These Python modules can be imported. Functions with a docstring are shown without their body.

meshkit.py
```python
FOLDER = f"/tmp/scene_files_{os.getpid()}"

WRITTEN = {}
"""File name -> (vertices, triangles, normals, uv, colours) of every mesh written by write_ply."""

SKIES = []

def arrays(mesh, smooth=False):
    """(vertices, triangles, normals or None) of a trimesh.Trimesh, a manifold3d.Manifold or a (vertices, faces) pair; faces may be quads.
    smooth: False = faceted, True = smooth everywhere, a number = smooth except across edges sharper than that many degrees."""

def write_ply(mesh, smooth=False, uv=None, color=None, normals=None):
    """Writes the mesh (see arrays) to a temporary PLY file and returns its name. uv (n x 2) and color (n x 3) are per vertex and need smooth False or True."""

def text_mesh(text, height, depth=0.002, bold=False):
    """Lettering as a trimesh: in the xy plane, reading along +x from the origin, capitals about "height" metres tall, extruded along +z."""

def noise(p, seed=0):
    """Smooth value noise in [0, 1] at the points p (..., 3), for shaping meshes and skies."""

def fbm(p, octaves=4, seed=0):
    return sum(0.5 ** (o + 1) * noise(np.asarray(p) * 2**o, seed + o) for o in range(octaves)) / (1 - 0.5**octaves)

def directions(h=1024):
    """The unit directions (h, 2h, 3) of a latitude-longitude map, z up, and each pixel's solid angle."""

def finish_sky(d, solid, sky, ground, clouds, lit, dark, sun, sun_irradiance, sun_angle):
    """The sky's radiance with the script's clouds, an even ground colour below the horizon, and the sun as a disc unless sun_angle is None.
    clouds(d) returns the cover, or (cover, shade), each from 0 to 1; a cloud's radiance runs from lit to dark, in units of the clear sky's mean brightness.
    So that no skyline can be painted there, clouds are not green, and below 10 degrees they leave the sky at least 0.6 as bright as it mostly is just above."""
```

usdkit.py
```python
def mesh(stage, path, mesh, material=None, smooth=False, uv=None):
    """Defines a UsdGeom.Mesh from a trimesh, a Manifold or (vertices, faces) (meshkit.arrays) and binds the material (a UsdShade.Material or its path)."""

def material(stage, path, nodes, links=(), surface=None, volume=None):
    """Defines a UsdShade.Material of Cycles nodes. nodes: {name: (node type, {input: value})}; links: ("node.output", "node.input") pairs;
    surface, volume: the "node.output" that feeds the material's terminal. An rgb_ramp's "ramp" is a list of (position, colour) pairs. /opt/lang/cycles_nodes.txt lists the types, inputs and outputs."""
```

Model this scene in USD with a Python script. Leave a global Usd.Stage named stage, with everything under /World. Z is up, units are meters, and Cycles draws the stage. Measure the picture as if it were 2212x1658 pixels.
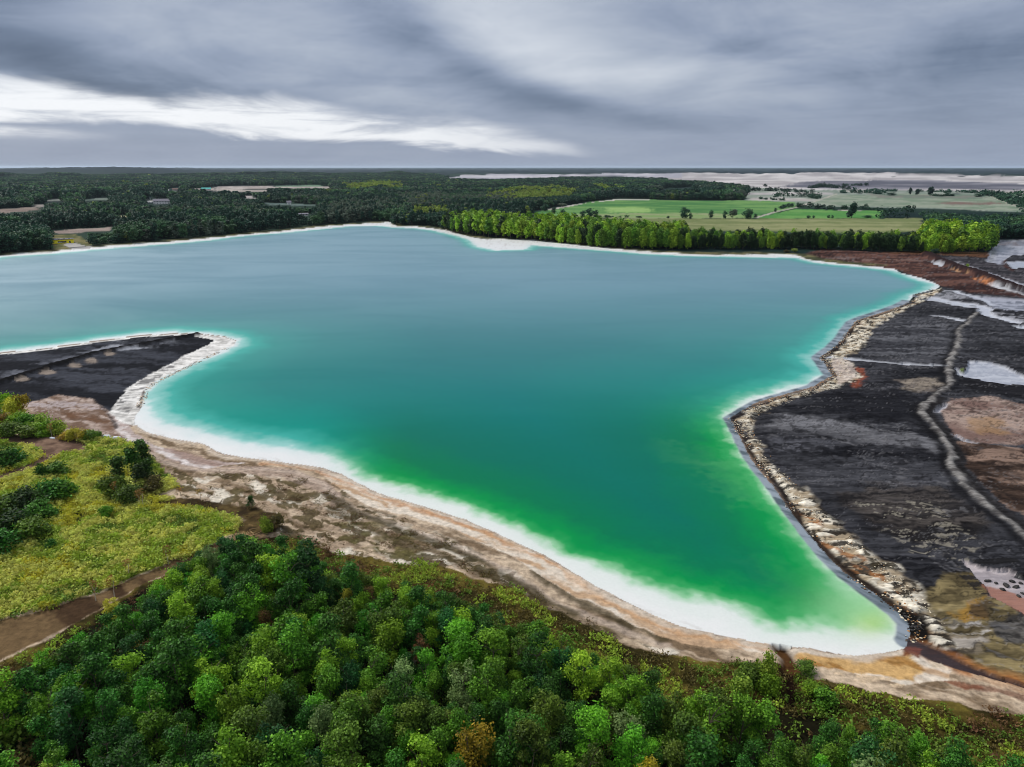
import math, random
import numpy as np, trimesh, shapely, usdkit, meshkit
from scipy.spatial import cKDTree
from pxr import Usd, UsdGeom, UsdLux, UsdShade, Sdf, Gf, Vt

stage = Usd.Stage.CreateInMemory()
UsdGeom.SetStageUpAxis(stage, "Z")
UsdGeom.SetStageMetersPerUnit(stage, 1.0)
UsdGeom.Xform.Define(stage, "/World")
UsdGeom.Scope.Define(stage, "/World/Looks")

# ------------------------------------------------------------------ camera, sky, sun, exposure
H = 60.0                       # drone height above the lake
FP = 1550.0                    # focal length in units of a 2212 wide picture
PITCH = math.atan((829 - 361.0) / FP)
EXPOSURE = 1.05
SUN_AZ, SUN_EL = math.radians(-52), math.radians(46)
SUN_I, SUN_ANGLE = 0.4, 18.0
SKY_STRENGTH = 0.1
CLOUD_K = 10.0 / 2 ** EXPOSURE
cam = UsdGeom.Camera.Define(stage, "/World/camera")
cam.AddTranslateOp().Set((0, 0, H))
cam.AddRotateXOp().Set(90 - math.degrees(PITCH))
cam.CreateHorizontalApertureAttr(36.0)
cam.CreateFocalLengthAttr(36.0 * FP / 2212)
cam.CreateClippingRangeAttr((0.5, 120000.0))
cam.CreateExposureAttr(EXPOSURE)
cp, sp = math.cos(PITCH), math.sin(PITCH)


def W(p, h=0.0):
    """points of the photograph (2212 x 1658) -> points on the level h"""
    p = np.atleast_2d(np.asarray(p, float))
    a, b = (p[:, 0] - 1106) / FP, (829 - p[:, 1]) / FP
    d = np.stack([a, cp + b * sp, -sp + b * cp], 1)
    t = (h - H) / np.minimum(d[:, 2], -0.0012)
    return d[:, :2] * t[:, None]


def PJ(x, y, z):
    z = z - H
    w = y * cp - z * sp
    return 1106 + FP * x / w, 829 - FP * (y * sp + z * cp) / w


def azel(px, py):
    a, b = (px - 1106) / FP, (829 - py) / FP
    d = np.array([a, cp + b * sp, -sp + b * cp])
    d /= np.linalg.norm(d)
    return math.degrees(math.atan2(d[0], d[1])), math.degrees(math.asin(d[2]))


def lin(c):
    c = np.asarray(c, float) / 255
    return np.where(c <= 0.04045, c / 12.92, ((c + 0.055) / 1.055) ** 2.4)


class Nodes:
    """writes node graphs tersely"""
    def __init__(self):
        self.n, self.l = {}, []

    def add(self, kind, **kw):
        name = f"n{len(self.n)}"
        vals = {}
        for k, v in kw.items():
            if isinstance(v, str) and "." in v and v.split(".")[0] in self.n:
                self.l.append((v, f"{name}.{k}"))
            else:
                vals[k] = v
        self.n[name] = (kind, vals)
        return name

    def m(self, op, a, b=0.0, c=0.0, clamp=False):
        kw = dict(math_type=op, value1=a, value2=b, value3=c)
        if clamp:
            kw["use_clamp"] = True
        return self.add("math", **kw) + ".value"

    def smooth(self, v, a, b):
        return self.add("map_range", range_type="smoothstep", value=v, from_min=a, from_max=b, to_min=0.0, to_max=1.0, clamp=True) + ".result"

    def noise(self, vec, scale, detail=4.0, rough=0.55, dist=0.0):
        return self.add("noise_texture", vector=vec, scale=scale, detail=detail, roughness=rough, distortion=dist) + ".fac"

    def mix(self, f, a, b, kind="mix"):
        return self.add("mix", mix_type=kind, fac=f, color1=a, color2=b) + ".color"

    def map(self, vec, scale=(1, 1, 1), rot=(0, 0, 0)):
        return self.add("mapping", mapping_type="point", vector=vec, scale=scale, rotation=rot) + ".vector"

    def done(self, path, surface=None, volume=None):
        return usdkit.material(stage, "/World/Looks/" + path, self.n, self.l, surface=surface, volume=volume)


def build_sky():
    s = Nodes()
    pos = s.add("texture_coordinate") + ".generated"
    sep = s.add("separate_xyz", vector=pos)
    x, y, z = sep + ".x", sep + ".y", sep + ".z"
    az = s.m("multiply", s.m("arctan2", x, y), 57.29578)
    el = s.m("multiply", s.m("arcsine", z), 57.29578)
    sky = s.add("sky_texture", sky_type="single_scattering", sun_disc=False, sun_elevation=SUN_EL, sun_rotation=SUN_AZ % (2 * math.pi)) + ".color"
    # a cloud deck: the direction projected on a level sheet
    zz = s.m("add", s.m("maximum", z, 0.0), 0.09)
    deck = s.add("combine_xyz", x=s.m("divide", x, zz), y=s.m("divide", y, zz), z=0.0) + ".vector"
    streak = s.map(s.map(deck, (1, 1, 1), (0, 0, math.radians(48))), (0.42, 1.15, 1))
    n1 = s.noise(streak, 0.85, 8.0, 0.56, 0.9)
    n2 = s.noise(deck, 0.9, 8.0, 0.58, 0.5)
    n3 = s.noise(s.map(pos, (5, 5, 13), (0, 0.25, 0)), 1.0, 8.0, 0.6, 0.8)
    wisp = s.noise(s.map(pos, (5, 5, 26)), 1.0, 6.0, 0.6, 0.7)
    wsp = s.m("subtract", wisp, 0.5)
    wisp2 = s.noise(s.map(pos, (6, 6, 48)), 1.0, 7.0, 0.6, 0.5)
    soft = s.noise(s.map(pos, (3, 3, 9)), 1.0, 4.0, 0.5, 0.6)
    sft = s.m("subtract", soft, 0.5)
    azf = s.m("divide", s.m("add", az, 90.0), 180.0, clamp=True)

    def curve(points, lo_hi=(0.0, 30.0)):
        """elevation (degrees) along azimuth as a lookup, from points of the photograph"""
        ae = sorted(azel(*p) for p in points)
        st = [((a + 90) / 180, (e / 30,) * 3) for a, e in ae]
        return s.m("multiply", s.add("rgb_ramp", fac=azf, ramp=st) + ".color", 30.0)

    def value(points):
        st = sorted(((azel(p, 200)[0] + 90) / 180, (v,) * 3) for p, v in points)
        return s.add("rgb_ramp", fac=azf, ramp=st) + ".color"

    bright = s.m("add", 0.51, s.m("multiply", s.m("subtract", n1, 0.5), 0.20))
    bright = s.m("add", bright, s.m("multiply", s.m("subtract", n2, 0.5), 0.42))
    bright = s.m("add", bright, s.m("multiply", s.m("subtract", n3, 0.5), 0.36))

    def blob(v, px, py, rx, ry, amp, tilt=0.0):
        a0, e0 = azel(px, py)
        kx, ky = 180 / math.pi / FP * 2.0, 180 / math.pi / FP * 2.0
        da = s.m("subtract", az, a0)
        de = s.m("subtract", s.m("add", el, s.m("multiply", sft, 5.0)), e0)
        c, t = math.cos(tilt), math.sin(tilt)
        u = s.m("divide", s.m("add", s.m("multiply", da, c), s.m("multiply", de, t)), rx * 180 / math.pi / FP)
        w = s.m("divide", s.m("subtract", s.m("multiply", de, c), s.m("multiply", da, t)), ry * 180 / math.pi / FP)
        r2 = s.m("add", s.m("multiply", u, u), s.m("multiply", w, w))
        g = s.m("exponent", s.m("multiply", r2, -1.0))
        return s.m("add", v, s.m("multiply", g, amp))

    for b in ((1130, 60, 340, 120, 0.27, -0.5), (480, 110, 420, 110, 0.14, -0.25), (0, 20, 420, 80, -0.24, -0.3),
              (60, 120, 260, 40, -0.14, -0.3), (1500, 175, 300, 50, 0.17, -0.1), (1480, 195, 110, 26, -0.10, 0.5),
              (1650, 110, 260, 50, -0.12, -0.3), (2240, 90, 300, 120, -0.16, 0.2), (830, 160, 150, 40, -0.10, -0.2), (1900, 60, 300, 60, 0.06, 0),
              (500, 215, 420, 26, -0.12, -0.12), (1800, 260, 500, 60, -0.04, 0)):
        bright = blob(bright, *b)
    # the dark roll of cloud
    cen = curve([(560, -120), (780, 20), (900, 78), (1000, 140), (1100, 196), (1250, 238), (1400, 262), (1560, 276), (1800, 290)])
    wid = value([(700, 0.18), (1000, 0.16), (1250, 0.1), (1450, 0.07), (1600, 0.06)])
    amp = value([(640, 0.0), (860, 0.18), (1000, 0.30), (1200, 0.40), (1400, 0.34), (1560, 0.16), (1680, 0.0)])
    de = s.m("subtract", s.m("add", el, s.m("multiply", sft, 1.6)), cen)
    q = s.m("divide", de, s.m("multiply", wid, 12.0))
    g = s.m("exponent", s.m("multiply", s.m("multiply", q, q), -1.0))
    bright = s.m("subtract", bright, s.m("multiply", g, amp))
    # towards the horizon the deck evens out
    low = s.m("subtract", 1.0, s.smooth(el, 0.5, 7.0))
    bright = s.m("add", s.m("multiply", bright, s.m("subtract", 1.0, s.m("multiply", low, 0.75))), s.m("multiply", low, 0.36))
    high = s.smooth(el, 18.0, 70.0)
    bright = s.m("add", bright, s.m("multiply", high, 0.40))
    cloud = s.add("rgb_ramp", fac=s.m("multiply", bright, 0.625, clamp=True), ramp=[
        (0.0, lin((60, 75, 100))), (0.1, lin((84, 98, 122))), (0.2, lin((114, 128, 152))), (0.3, lin((146, 158, 180))),
        (0.42, lin((178, 187, 202))), (0.56, lin((208, 214, 224))), (1.0, (1.6, 1.6, 1.65))]) + ".color"
    # the open strip low on the left
    up = curve([(-900, 60), (-400, 140), (0, 165), (100, 172), (190, 192), (240, 203), (330, 212), (420, 211), (500, 216), (600, 222), (700, 238), (760, 254), (850, 261), (950, 262), (1050, 272), (1150, 286), (1230, 306), (1285, 326), (1330, 345), (1500, 349), (2212, 349)])
    lo = curve([(-900, 300), (-400, 270), (0, 262), (100, 265), (250, 266), (400, 280), (500, 294), (650, 302), (800, 307), (900, 314), (1000, 319), (1100, 317), (1200, 328), (1285, 332), (1330, 340), (1500, 340), (2212, 340)])
    eu = s.m("add", el, s.m("multiply", wsp, 3.0))
    op = s.m("multiply", s.smooth(s.m("subtract", up, eu), -0.6, 1.0), s.smooth(s.m("subtract", s.m("add", el, s.m("multiply", wsp, 2.4)), lo), -0.3, 0.35))
    # a thin second strip under it
    up2 = curve([(-900, 310), (0, 283), (80, 288), (180, 296), (300, 300), (500, 310), (2212, 345)])
    th = value([(-700, 0.9), (0, 0.8), (90, 0.5), (170, 0.15), (260, 0.0)])
    d2 = s.m("divide", s.m("subtract", s.m("add", el, s.m("multiply", wsp, 0.9)), up2), 0.3)
    op2 = s.m("multiply", s.m("exponent", s.m("multiply", s.m("multiply", d2, d2), -1.0)), th)
    op = s.m("maximum", op, op2)
    op = s.m("multiply", op, s.m("subtract", 1.0, s.m("multiply", s.smooth(wisp2, 0.46, 0.66), 0.6)))
    op = s.m("multiply", op, value([(-900, 0.95), (300, 1.0), (900, 0.92), (1120, 0.7), (1240, 0.45), (1310, 0.0)]))
    cloud = s.mix(op, cloud, (0.90, 0.92, 0.96))
    out = s.mix(0.97, sky, s.mix(1.0, cloud, (CLOUD_K,) * 3, "multiply"))
    bg = s.add("background_shader", color=out, strength=SKY_STRENGTH)
    return s.done("sky", surface=bg + ".background")


dome = UsdLux.DomeLight.Define(stage, "/World/sky")
UsdShade.MaterialBindingAPI.Apply(dome.GetPrim()).Bind(build_sky())
sun = UsdLux.DistantLight.Define(stage, "/World/sun")
sun.CreateIntensityAttr(SUN_I)
sun.CreateAngleAttr(SUN_ANGLE)
sun.CreateNormalizeAttr(True)
sun.CreateColorAttr((1.0, 0.97, 0.92))
sun.AddRotateZOp().Set(-math.degrees(SUN_AZ) )
sun.AddRotateXOp().Set(-(90 - math.degrees(SUN_EL)))
# ------------------------------------------------------------------ smooth noise in the plane
def noise2(u, v, seed=0):
    i, j = np.floor(u), np.floor(v)
    s, t = (u - i).astype(np.float32), (v - j).astype(np.float32)
    s, t = s * s * s * (s * (s * 6 - 15) + 10), t * t * t * (t * (t * 6 - 15) + 10)
    a = (i.astype(np.int64) * 374761393 + seed * 2654435).astype(np.uint32)
    b = (j.astype(np.int64) * 668265263).astype(np.uint32)
    one, two_ = np.uint32(374761393), np.uint32(668265263)

    def h(q):
        q = (q ^ (q >> np.uint32(13))) * np.uint32(1274126177)
        q = (q ^ (q >> np.uint32(16))) * np.uint32(2246822519)
        return ((q ^ (q >> np.uint32(15))) & np.uint32(0xFFFF)).astype(np.float32) / np.float32(65535)
    with np.errstate(over="ignore"):
        x0 = h(a + b) * (1 - s) + h(a + one + b) * s
        x1 = h(a + b + two_) * (1 - s) + h(a + one + b + two_) * s
    return x0 * (1 - t) + x1 * t


def fbm2(p, octaves=4, seed=0, gain=0.5):
    p = np.asarray(p, float)
    out, amp, tot = 0, 1.0, 0
    for o in range(octaves):
        c, s_ = math.cos(0.6 * o), math.sin(0.6 * o)
        u, v = (p[:, 0] * c - p[:, 1] * s_) * 2 ** o + 17.3 * o, (p[:, 0] * s_ + p[:, 1] * c) * 2 ** o + 5.1 * o
        if o == 0:
            u, v = p[:, 0], p[:, 1]
        out = out + amp * noise2(u, v, seed * 11 + o)
        tot += amp
        amp *= gain
    return out / tot


def fbm2a(p, octaves=4, seed=0):
    """the same, but every octave keeps the stretch of the first"""
    p = np.asarray(p, float)
    return sum(0.5 ** o * noise2(p[:, 0] * 2 ** o + 3.7 * o, p[:, 1] * 2 ** o + 9.1 * o, seed * 11 + o) for o in range(octaves)) / (2 - 0.5 ** (octaves - 1))


# ------------------------------------------------------------------ small helpers for the stage
used = {}


def numbered(name):
    k = used.get(name, 0)
    used[name] = k + 1
    return name if k == 0 else f"{name}_{k:03d}"


def tag(prim, label=None, cat=None, group=None, kind=None):
    prim = prim.GetPrim() if hasattr(prim, "GetPrim") else prim
    for k, v in (("label", label), ("category", cat), ("group", group), ("kind", kind)):
        if v:
            prim.SetCustomDataByKey(k, v)
    return prim


def primvar(m, name, data, interp="vertex"):
    data = np.asarray(data, np.float32)
    if data.ndim == 2:
        UsdGeom.PrimvarsAPI(m).CreatePrimvar(name, Sdf.ValueTypeNames.Color3fArray, interp).Set(Vt.Vec3fArray.FromNumpy(data))
    else:
        UsdGeom.PrimvarsAPI(m).CreatePrimvar(name, Sdf.ValueTypeNames.FloatArray, interp).Set(Vt.FloatArray.FromNumpy(data))


# ------------------------------------------------------------------ the shores, traced along the photograph
NORTH = [(-420, 640), (-200, 592), (0, 553), (60, 549), (120, 545), (180, 538), (240, 533), (300, 528), (360, 524), (400, 520), (440, 516), (480, 513), (520, 508), (580, 503),
         (640, 497), (700, 490), (760, 485.5), (820, 482), (848, 480), (840, 485), (846, 490), (897, 491), (934, 494), (960, 500), (990, 506), (1020, 514), (1050, 518), (1087, 518), (1154, 521),
         (1204, 527), (1254, 532), (1304, 538), (1370, 544), (1400, 546.5), (1474, 550), (1540, 551.5), (1608, 551), (1670, 551), (1715, 553), (1735, 561), (1808, 570), (1874, 576), (1932, 581),
         (1944, 590), (1991, 602), (2024, 614), (2031, 620), (2018, 626), (1972, 637)]
EAST = [(1968, 645), (1965, 652), (1941, 663), (1905, 675), (1870, 686), (1846, 696), (1834, 712), (1822, 730), (1800, 752), (1772, 772), (1784, 790), (1798, 811), (1758, 835), (1700, 851),
        (1640, 868), (1606, 886), (1576, 903), (1589, 928), (1604, 960), (1621, 988), (1648, 1025), (1678, 1062), (1702, 1096), (1723, 1124), (1745, 1152), (1785, 1200), (1824, 1238),
        (1870, 1270), (1908, 1296), (1943, 1324), (1962, 1346), (1964, 1366), (1958, 1384)]
SOUTH = [(1954, 1400), (1908, 1411), (1858, 1417), (1808, 1412), (1758, 1401), (1708, 1395), (1641, 1388), (1574, 1378), (1524, 1365), (1474, 1355), (1404, 1325), (1337, 1291), (1270, 1258),
         (1220, 1228), (1170, 1198), (1120, 1175), (1054, 1145), (1004, 1123), (937, 1102), (900, 1091), (850, 1077), (800, 1059), (760, 1037), (737, 1024), (700, 1011), (650, 1004), (583, 996),
         (533, 990), (483, 980), (433, 958), (367, 947), (317, 934), (290, 917), (293, 900), (304, 884)]
SPIT = [(311, 862), (313, 841), (333, 826), (367, 808), (417, 785), (467, 761), (505, 746), (510, 736), (483, 727), (433, 722), (383, 720), (300, 725), (200, 738), (100, 752), (0, 763), (-200, 792), (-420, 830)]
LAKE_P = NORTH + EAST + SOUTH + SPIT
# the line where the white shallows turn green or teal
GREEN_P = [(-420, 646), (0, 556), (120, 548), (240, 537), (360, 528), (440, 521), (520, 511), (640, 501), (760, 489), (814, 488), (850, 492), (897, 494), (934, 498), (977, 508), (1012, 519), (1030, 534),
           (1070, 542), (1137, 540), (1146, 530), (1204, 535), (1304, 542), (1404, 550), (1474, 553), (1608, 556), (1720, 558), (1760, 568), (1808, 573), (1874, 579), (1925, 585), (1985, 605), (2018, 616),
           (2008, 626), (1962, 641), (1950, 655), (1895, 673), (1838, 692), (1815, 722), (1784, 754), (1754, 772), (1770, 790), (1780, 808), (1745, 829), (1690, 842), (1640, 856), (1596, 878), (1560, 903),
           (1574, 930), (1588, 962), (1610, 998), (1638, 1032), (1664, 1068), (1688, 1102), (1715, 1148), (1758, 1200), (1798, 1240), (1840, 1276), (1884, 1300), (1905, 1326), (1898, 1350),
           (1808, 1352), (1708, 1350), (1634, 1333), (1574, 1310), (1524, 1300), (1474, 1290), (1404, 1262), (1337, 1239), (1270, 1214), (1204, 1182), (1137, 1146), (1070, 1119), (1020, 1102), (950, 1080), (880, 1058),
           (820, 1036), (760, 1011), (737, 997), (700, 983), (650, 977), (600, 964), (533, 954), (483, 944), (433, 930), (383, 917), (350, 907), (330, 894), (321, 869), (321, 845), (345, 828), (417, 791),
           (467, 767), (513, 748), (518, 735), (483, 723), (383, 716), (300, 721), (200, 734), (100, 748), (0, 759), (-200, 786), (-420, 822)]


class Shape:
    """a region of the ground, traced on the photograph, in metres"""
    def __init__(self, pts, h=0.3, smooth=True):
        w = W(pts, h)
        self.poly = shapely.Polygon(w).buffer(0)
        self._tree()

    def _tree(self):
        out = []
        for g in getattr(self.poly, "geoms", [self.poly]):
            c = np.array(g.exterior.coords)
            for a, b in zip(c[:-1], c[1:]):
                L = np.linalg.norm(b - a)
                step = max(0.25, 0.004 * np.linalg.norm((a + b) / 2))
                n = max(1, min(4000, int(L / step)))
                out.append(a + (b - a) * (np.arange(n) / n)[:, None])
        self.tree = cKDTree(np.vstack(out))
        shapely.prepare(self.poly)

    def sd(self, xy, reach):
        """signed distance (positive inside), -reach where further out than that"""
        x0, y0, x1, y1 = self.poly.bounds
        k = (xy[:, 0] > x0 - reach) & (xy[:, 0] < x1 + reach) & (xy[:, 1] > y0 - reach) & (xy[:, 1] < y1 + reach)
        out = np.full(len(xy), -float(reach))
        if k.any():
            q = xy[k]
            d = self.tree.query(q, distance_upper_bound=1e9)[0]
            out[k] = np.maximum(np.where(shapely.contains_xy(self.poly, q[:, 0], q[:, 1]), d, -d), -reach)
        return out


def line_dist(pts, xy, reach, h=0.3):
    w = W(pts, h)
    out = []
    for a, b in zip(w[:-1], w[1:]):
        n = max(1, int(np.linalg.norm(b - a) / max(0.2, 0.002 * np.linalg.norm(a))))
        out.append(a + (b - a) * (np.arange(n) / n)[:, None])
    q = np.vstack(out)
    lo, hi = q.min(0) - reach, q.max(0) + reach
    k = np.all((xy > lo) & (xy < hi), 1)
    d = np.full(len(xy), float(reach))
    i = np.zeros(len(xy))
    if k.any():
        dd, ii = cKDTree(q).query(xy[k])
        d[k] = np.minimum(dd, reach)
        i[k] = ii / max(1, len(q) - 1)
    return d, i


# ------------------------------------------------------------------ the ground, one sheet from below the camera to the horizon
naz = 1180
azs = np.radians(np.linspace(-47, 47, naz))
deps = [math.radians(56)]
while deps[-1] > math.radians(0.12):
    deps.append(deps[-1] - 2.0 / FP * max(0.55, min(1.0, math.cos(PITCH - deps[-1]) ** 2)))
deps = np.array([d for d in deps if d > math.radians(0.1)])
ndp = len(deps)
A, D = np.meshgrid(azs, deps)
R = H / np.tan(D)
X, Y = (R * np.sin(A)).ravel(), (R * np.cos(A)).ravel()
XY = np.stack([X, Y], 1)
DIST = R.ravel()
N = len(X)
near = DIST < 900


def nz(xy, sx, sy=None, seed=0, oct=3, rot=0.0):
    sy = sy or sx
    c, s_ = math.cos(rot), math.sin(rot)
    u = xy[:, 0] * c + xy[:, 1] * s_
    v = -xy[:, 0] * s_ + xy[:, 1] * c
    return (fbm2 if sx == sy else fbm2a)(np.stack([u / sx, v / sy], 1), oct, seed)


w1x, w1y = nz(XY, 9, seed=1, oct=4) - 0.5, nz(XY, 9, seed=2, oct=4) - 0.5
w2x, w2y = nz(XY, 60, seed=3, oct=3) - 0.5, nz(XY, 60, seed=4, oct=3) - 0.5
WARP = np.stack([w1x * 5 + w2x * np.clip(DIST / 90, 0, 14), w1y * 5 + w2y * np.clip(DIST / 90, 0, 14)], 1)
w3x, w3y = nz(XY, 1.6, seed=9, oct=2) - 0.5, nz(XY, 1.6, seed=10, oct=2) - 0.5
WARP += np.stack([w3x, w3y], 1) * 2.6
EDGEN = nz(XY, 3.0, seed=14, oct=5) - 0.5
FINE = nz(XY, 2.2, seed=5, oct=3)
MID = nz(XY, 8, seed=6, oct=4)
BIG = nz(XY, 40, seed=7, oct=4)
HUGE = nz(XY, 300, seed=8, oct=4)

lake_sh = Shape(LAKE_P, 0.0)
green_sh = Shape(GREEN_P, 0.0)
sdl = lake_sh.sd(XY + 0.12 * WARP, 4000)
CLASSES = ["ground", "lake", "white_beach", "sand_bank", "meadow", "scrubland", "dirt_road", "mudflat", "tailings_flat", "creek", "embankment", "field", "sand_pit", "pond", "forest_floor"]
CI = {c: i for i, c in enumerate(CLASSES)}
cls = np.zeros(N, int)
col = np.tile(lin((34, 50, 46)), (N, 1)).astype(float)
rough = np.full(N, 0.9)
grain = np.full(N, 0.5)          # how strongly the fine grain of the material shows
strk = np.zeros(N)               # how strongly it is drawn out in streaks
Z = np.zeros(N)


def blend(w, c, cl=None, rg=None, gr=None, st=None, k=None):
    """lays a cover of weight w over what is there"""
    global col
    idx = np.nonzero(w > 0.004)[0] if k is None else k
    ww = w[idx][:, None]
    c = lin(c) if np.ndim(c) == 1 else c[idx]
    col[idx] = col[idx] * (1 - ww) + c * ww
    w1 = w[idx]
    if rg is not None:
        rough[idx] += (rg - rough[idx]) * w1
    if gr is not None:
        grain[idx] += (gr - grain[idx]) * w1
    if st is not None:
        strk[idx] += (st - strk[idx]) * w1
    if cl is not None:
        cls[idx[w1 > 0.5]] = CI[cl]


def step(x, a, b):
    t = np.clip((x - a) / (b - a), 0, 1)
    return t * t * (3 - 2 * t)


def two(c1, c2, f):
    return lin(c1)[None] * (1 - f[:, None]) + lin(c2)[None] * f[:, None]


def paint(pts, c, soft=1.0, warp=0.3, cl=None, h=0.3, alpha=1.0, mask=None, grow=0.0, **kw):
    sh = Shape(pts, h)
    far = np.sqrt(sh.poly.centroid.x ** 2 + sh.poly.centroid.y ** 2)
    sf = soft * max(0.3, far / 160)
    d = sh.sd(XY + warp * WARP, sf * 3 + 2) + grow
    w = step(d + EDGEN * (2.2 * sf + 0.5), -sf * 0.8, sf * 0.8) * alpha
    if mask is not None:
        w = w * mask
    blend(w, c, cl, **kw)
    return d


def stripe(pts, c, width, soft=0.4, warp=0.1, cl=None, alpha=1.0, widths=None, **kw):
    d, t = line_dist(pts, XY + warp * WARP, width * 3 + 4 + soft * 4)
    if widths is not None:
        width = np.interp(t, np.linspace(0, 1, len(widths)), widths)
    w = (1 - step(d + EDGEN * (1.6 * soft + 0.3), width / 2 - soft, width / 2 + soft)) * alpha
    blend(w, c, cl, **kw)
    return d


# --- far country: forest floor and clearings
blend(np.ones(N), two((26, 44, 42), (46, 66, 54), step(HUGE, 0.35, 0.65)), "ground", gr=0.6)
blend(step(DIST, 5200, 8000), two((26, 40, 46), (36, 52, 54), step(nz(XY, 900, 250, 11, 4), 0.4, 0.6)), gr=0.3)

FIELDS = []          # areas that must stay clear of trees


def field(pts, c1, c2, cl="field", sx=160, sy=14, seed=20, soft=1.0, warp=0.25, clear=True, lo=0.35, hi=0.65, **kw):
    if clear:
        FIELDS.append(pts)
    f = step(nz(XY, sx, sy, seed, 4), lo, hi)
    kw.setdefault("gr", 0.3)
    return paint(pts, two(c1, c2, f), soft, warp, cl, **kw)


field([(1440, 376.5), (1791, 376.5), (1824, 375.5), (2108, 380), (2212, 385.5), (2600, 392), (2600, 419), (2212, 417), (1974, 414), (1741, 412), (1640, 410), (1608, 401), (1524, 392), (1440, 388)], (172, 166, 166), (214, 208, 206), "sand_pit", 260, 120, 21)
field([(1740, 392), (1900, 390), (2030, 391), (2212, 398), (2600, 404), (2600, 412), (2212, 410), (2000, 409), (1800, 409), (1690, 404)], (98, 98, 108), (140, 138, 146), "sand_pit", 220, 160, 22, soft=1.6)
field([(966, 386), (1004, 380), (1170, 378), (1474, 377), (1474, 385), (1237, 382.5), (1070, 388)], (170, 168, 176), (205, 200, 205), "sand_pit", 300, 60, 23, soft=0.5)
field([(1600, 405), (1760, 411), (2000, 413), (2600, 418), (2600, 470), (2212, 460), (2008, 451), (1760, 446), (1600, 436)], (128, 140, 128), (150, 158, 146), seed=24, clear=False)
field([(1608, 417.5), (1700, 415), (1795, 417), (1800, 420.5), (1700, 421), (1612, 421)], (180, 174, 172), (200, 194, 190), "field_sand" if False else "field", seed=25)
field([(1618, 428.5), (1690, 427), (1758, 431), (1762, 435), (1690, 435), (1618, 433)], (176, 170, 164), (200, 194, 186), seed=26)
field([(1760, 437.6), (1804, 420.5), (1908, 422.6), (1964, 418), (2108, 422.6), (2151, 426), (2212, 452), (2600, 520), (2600, 530), (2212, 458), (2008, 449.5), (1924, 447.6), (1824, 446), (1775, 443)], (122, 140, 118), (152, 160, 142), seed=27)
field([(1880, 421), (2100, 421), (2140, 425), (2100, 431), (1900, 428)], (112, 128, 112), (132, 130, 120), seed=28, soft=1.5, clear=False)
field([(2020, 438), (2140, 436), (2170, 441), (2060, 445)], (128, 106, 98), (134, 140, 122), seed=29, soft=1.5, clear=False)
field([(1154, 459), (1187, 452.6), (1237, 444), (1270, 437.6), (1337, 431), (1404, 432), (1474, 434.5), (1600, 434), (1700, 436), (1724, 439), (1714, 451), (1681, 456), (1641, 467.6), (1632, 471.5), (1474, 473), (1257, 474), (1200, 470)], (78, 128, 72), (116, 156, 90), seed=30, sx=140, sy=24)
field([(1304, 449), (1370, 447.5), (1408, 452), (1404, 460), (1320, 460)], (142, 178, 104), (156, 186, 116), seed=31, soft=1.5, clear=False)
field([(1240, 463), (1474, 461), (1600, 464), (1632, 471.5), (1474, 473.5), (1220, 474)], (128, 158, 96), (150, 160, 116), seed=32, soft=1.2, clear=False)
field([(1337, 430), (1404, 431.5), (1404, 434), (1337, 433), (1270, 439), (1237, 446), (1187, 455), (1180, 453), (1237, 443)], (186, 180, 168), (200, 196, 184), seed=33, soft=0.25, warp=0.1)
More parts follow.
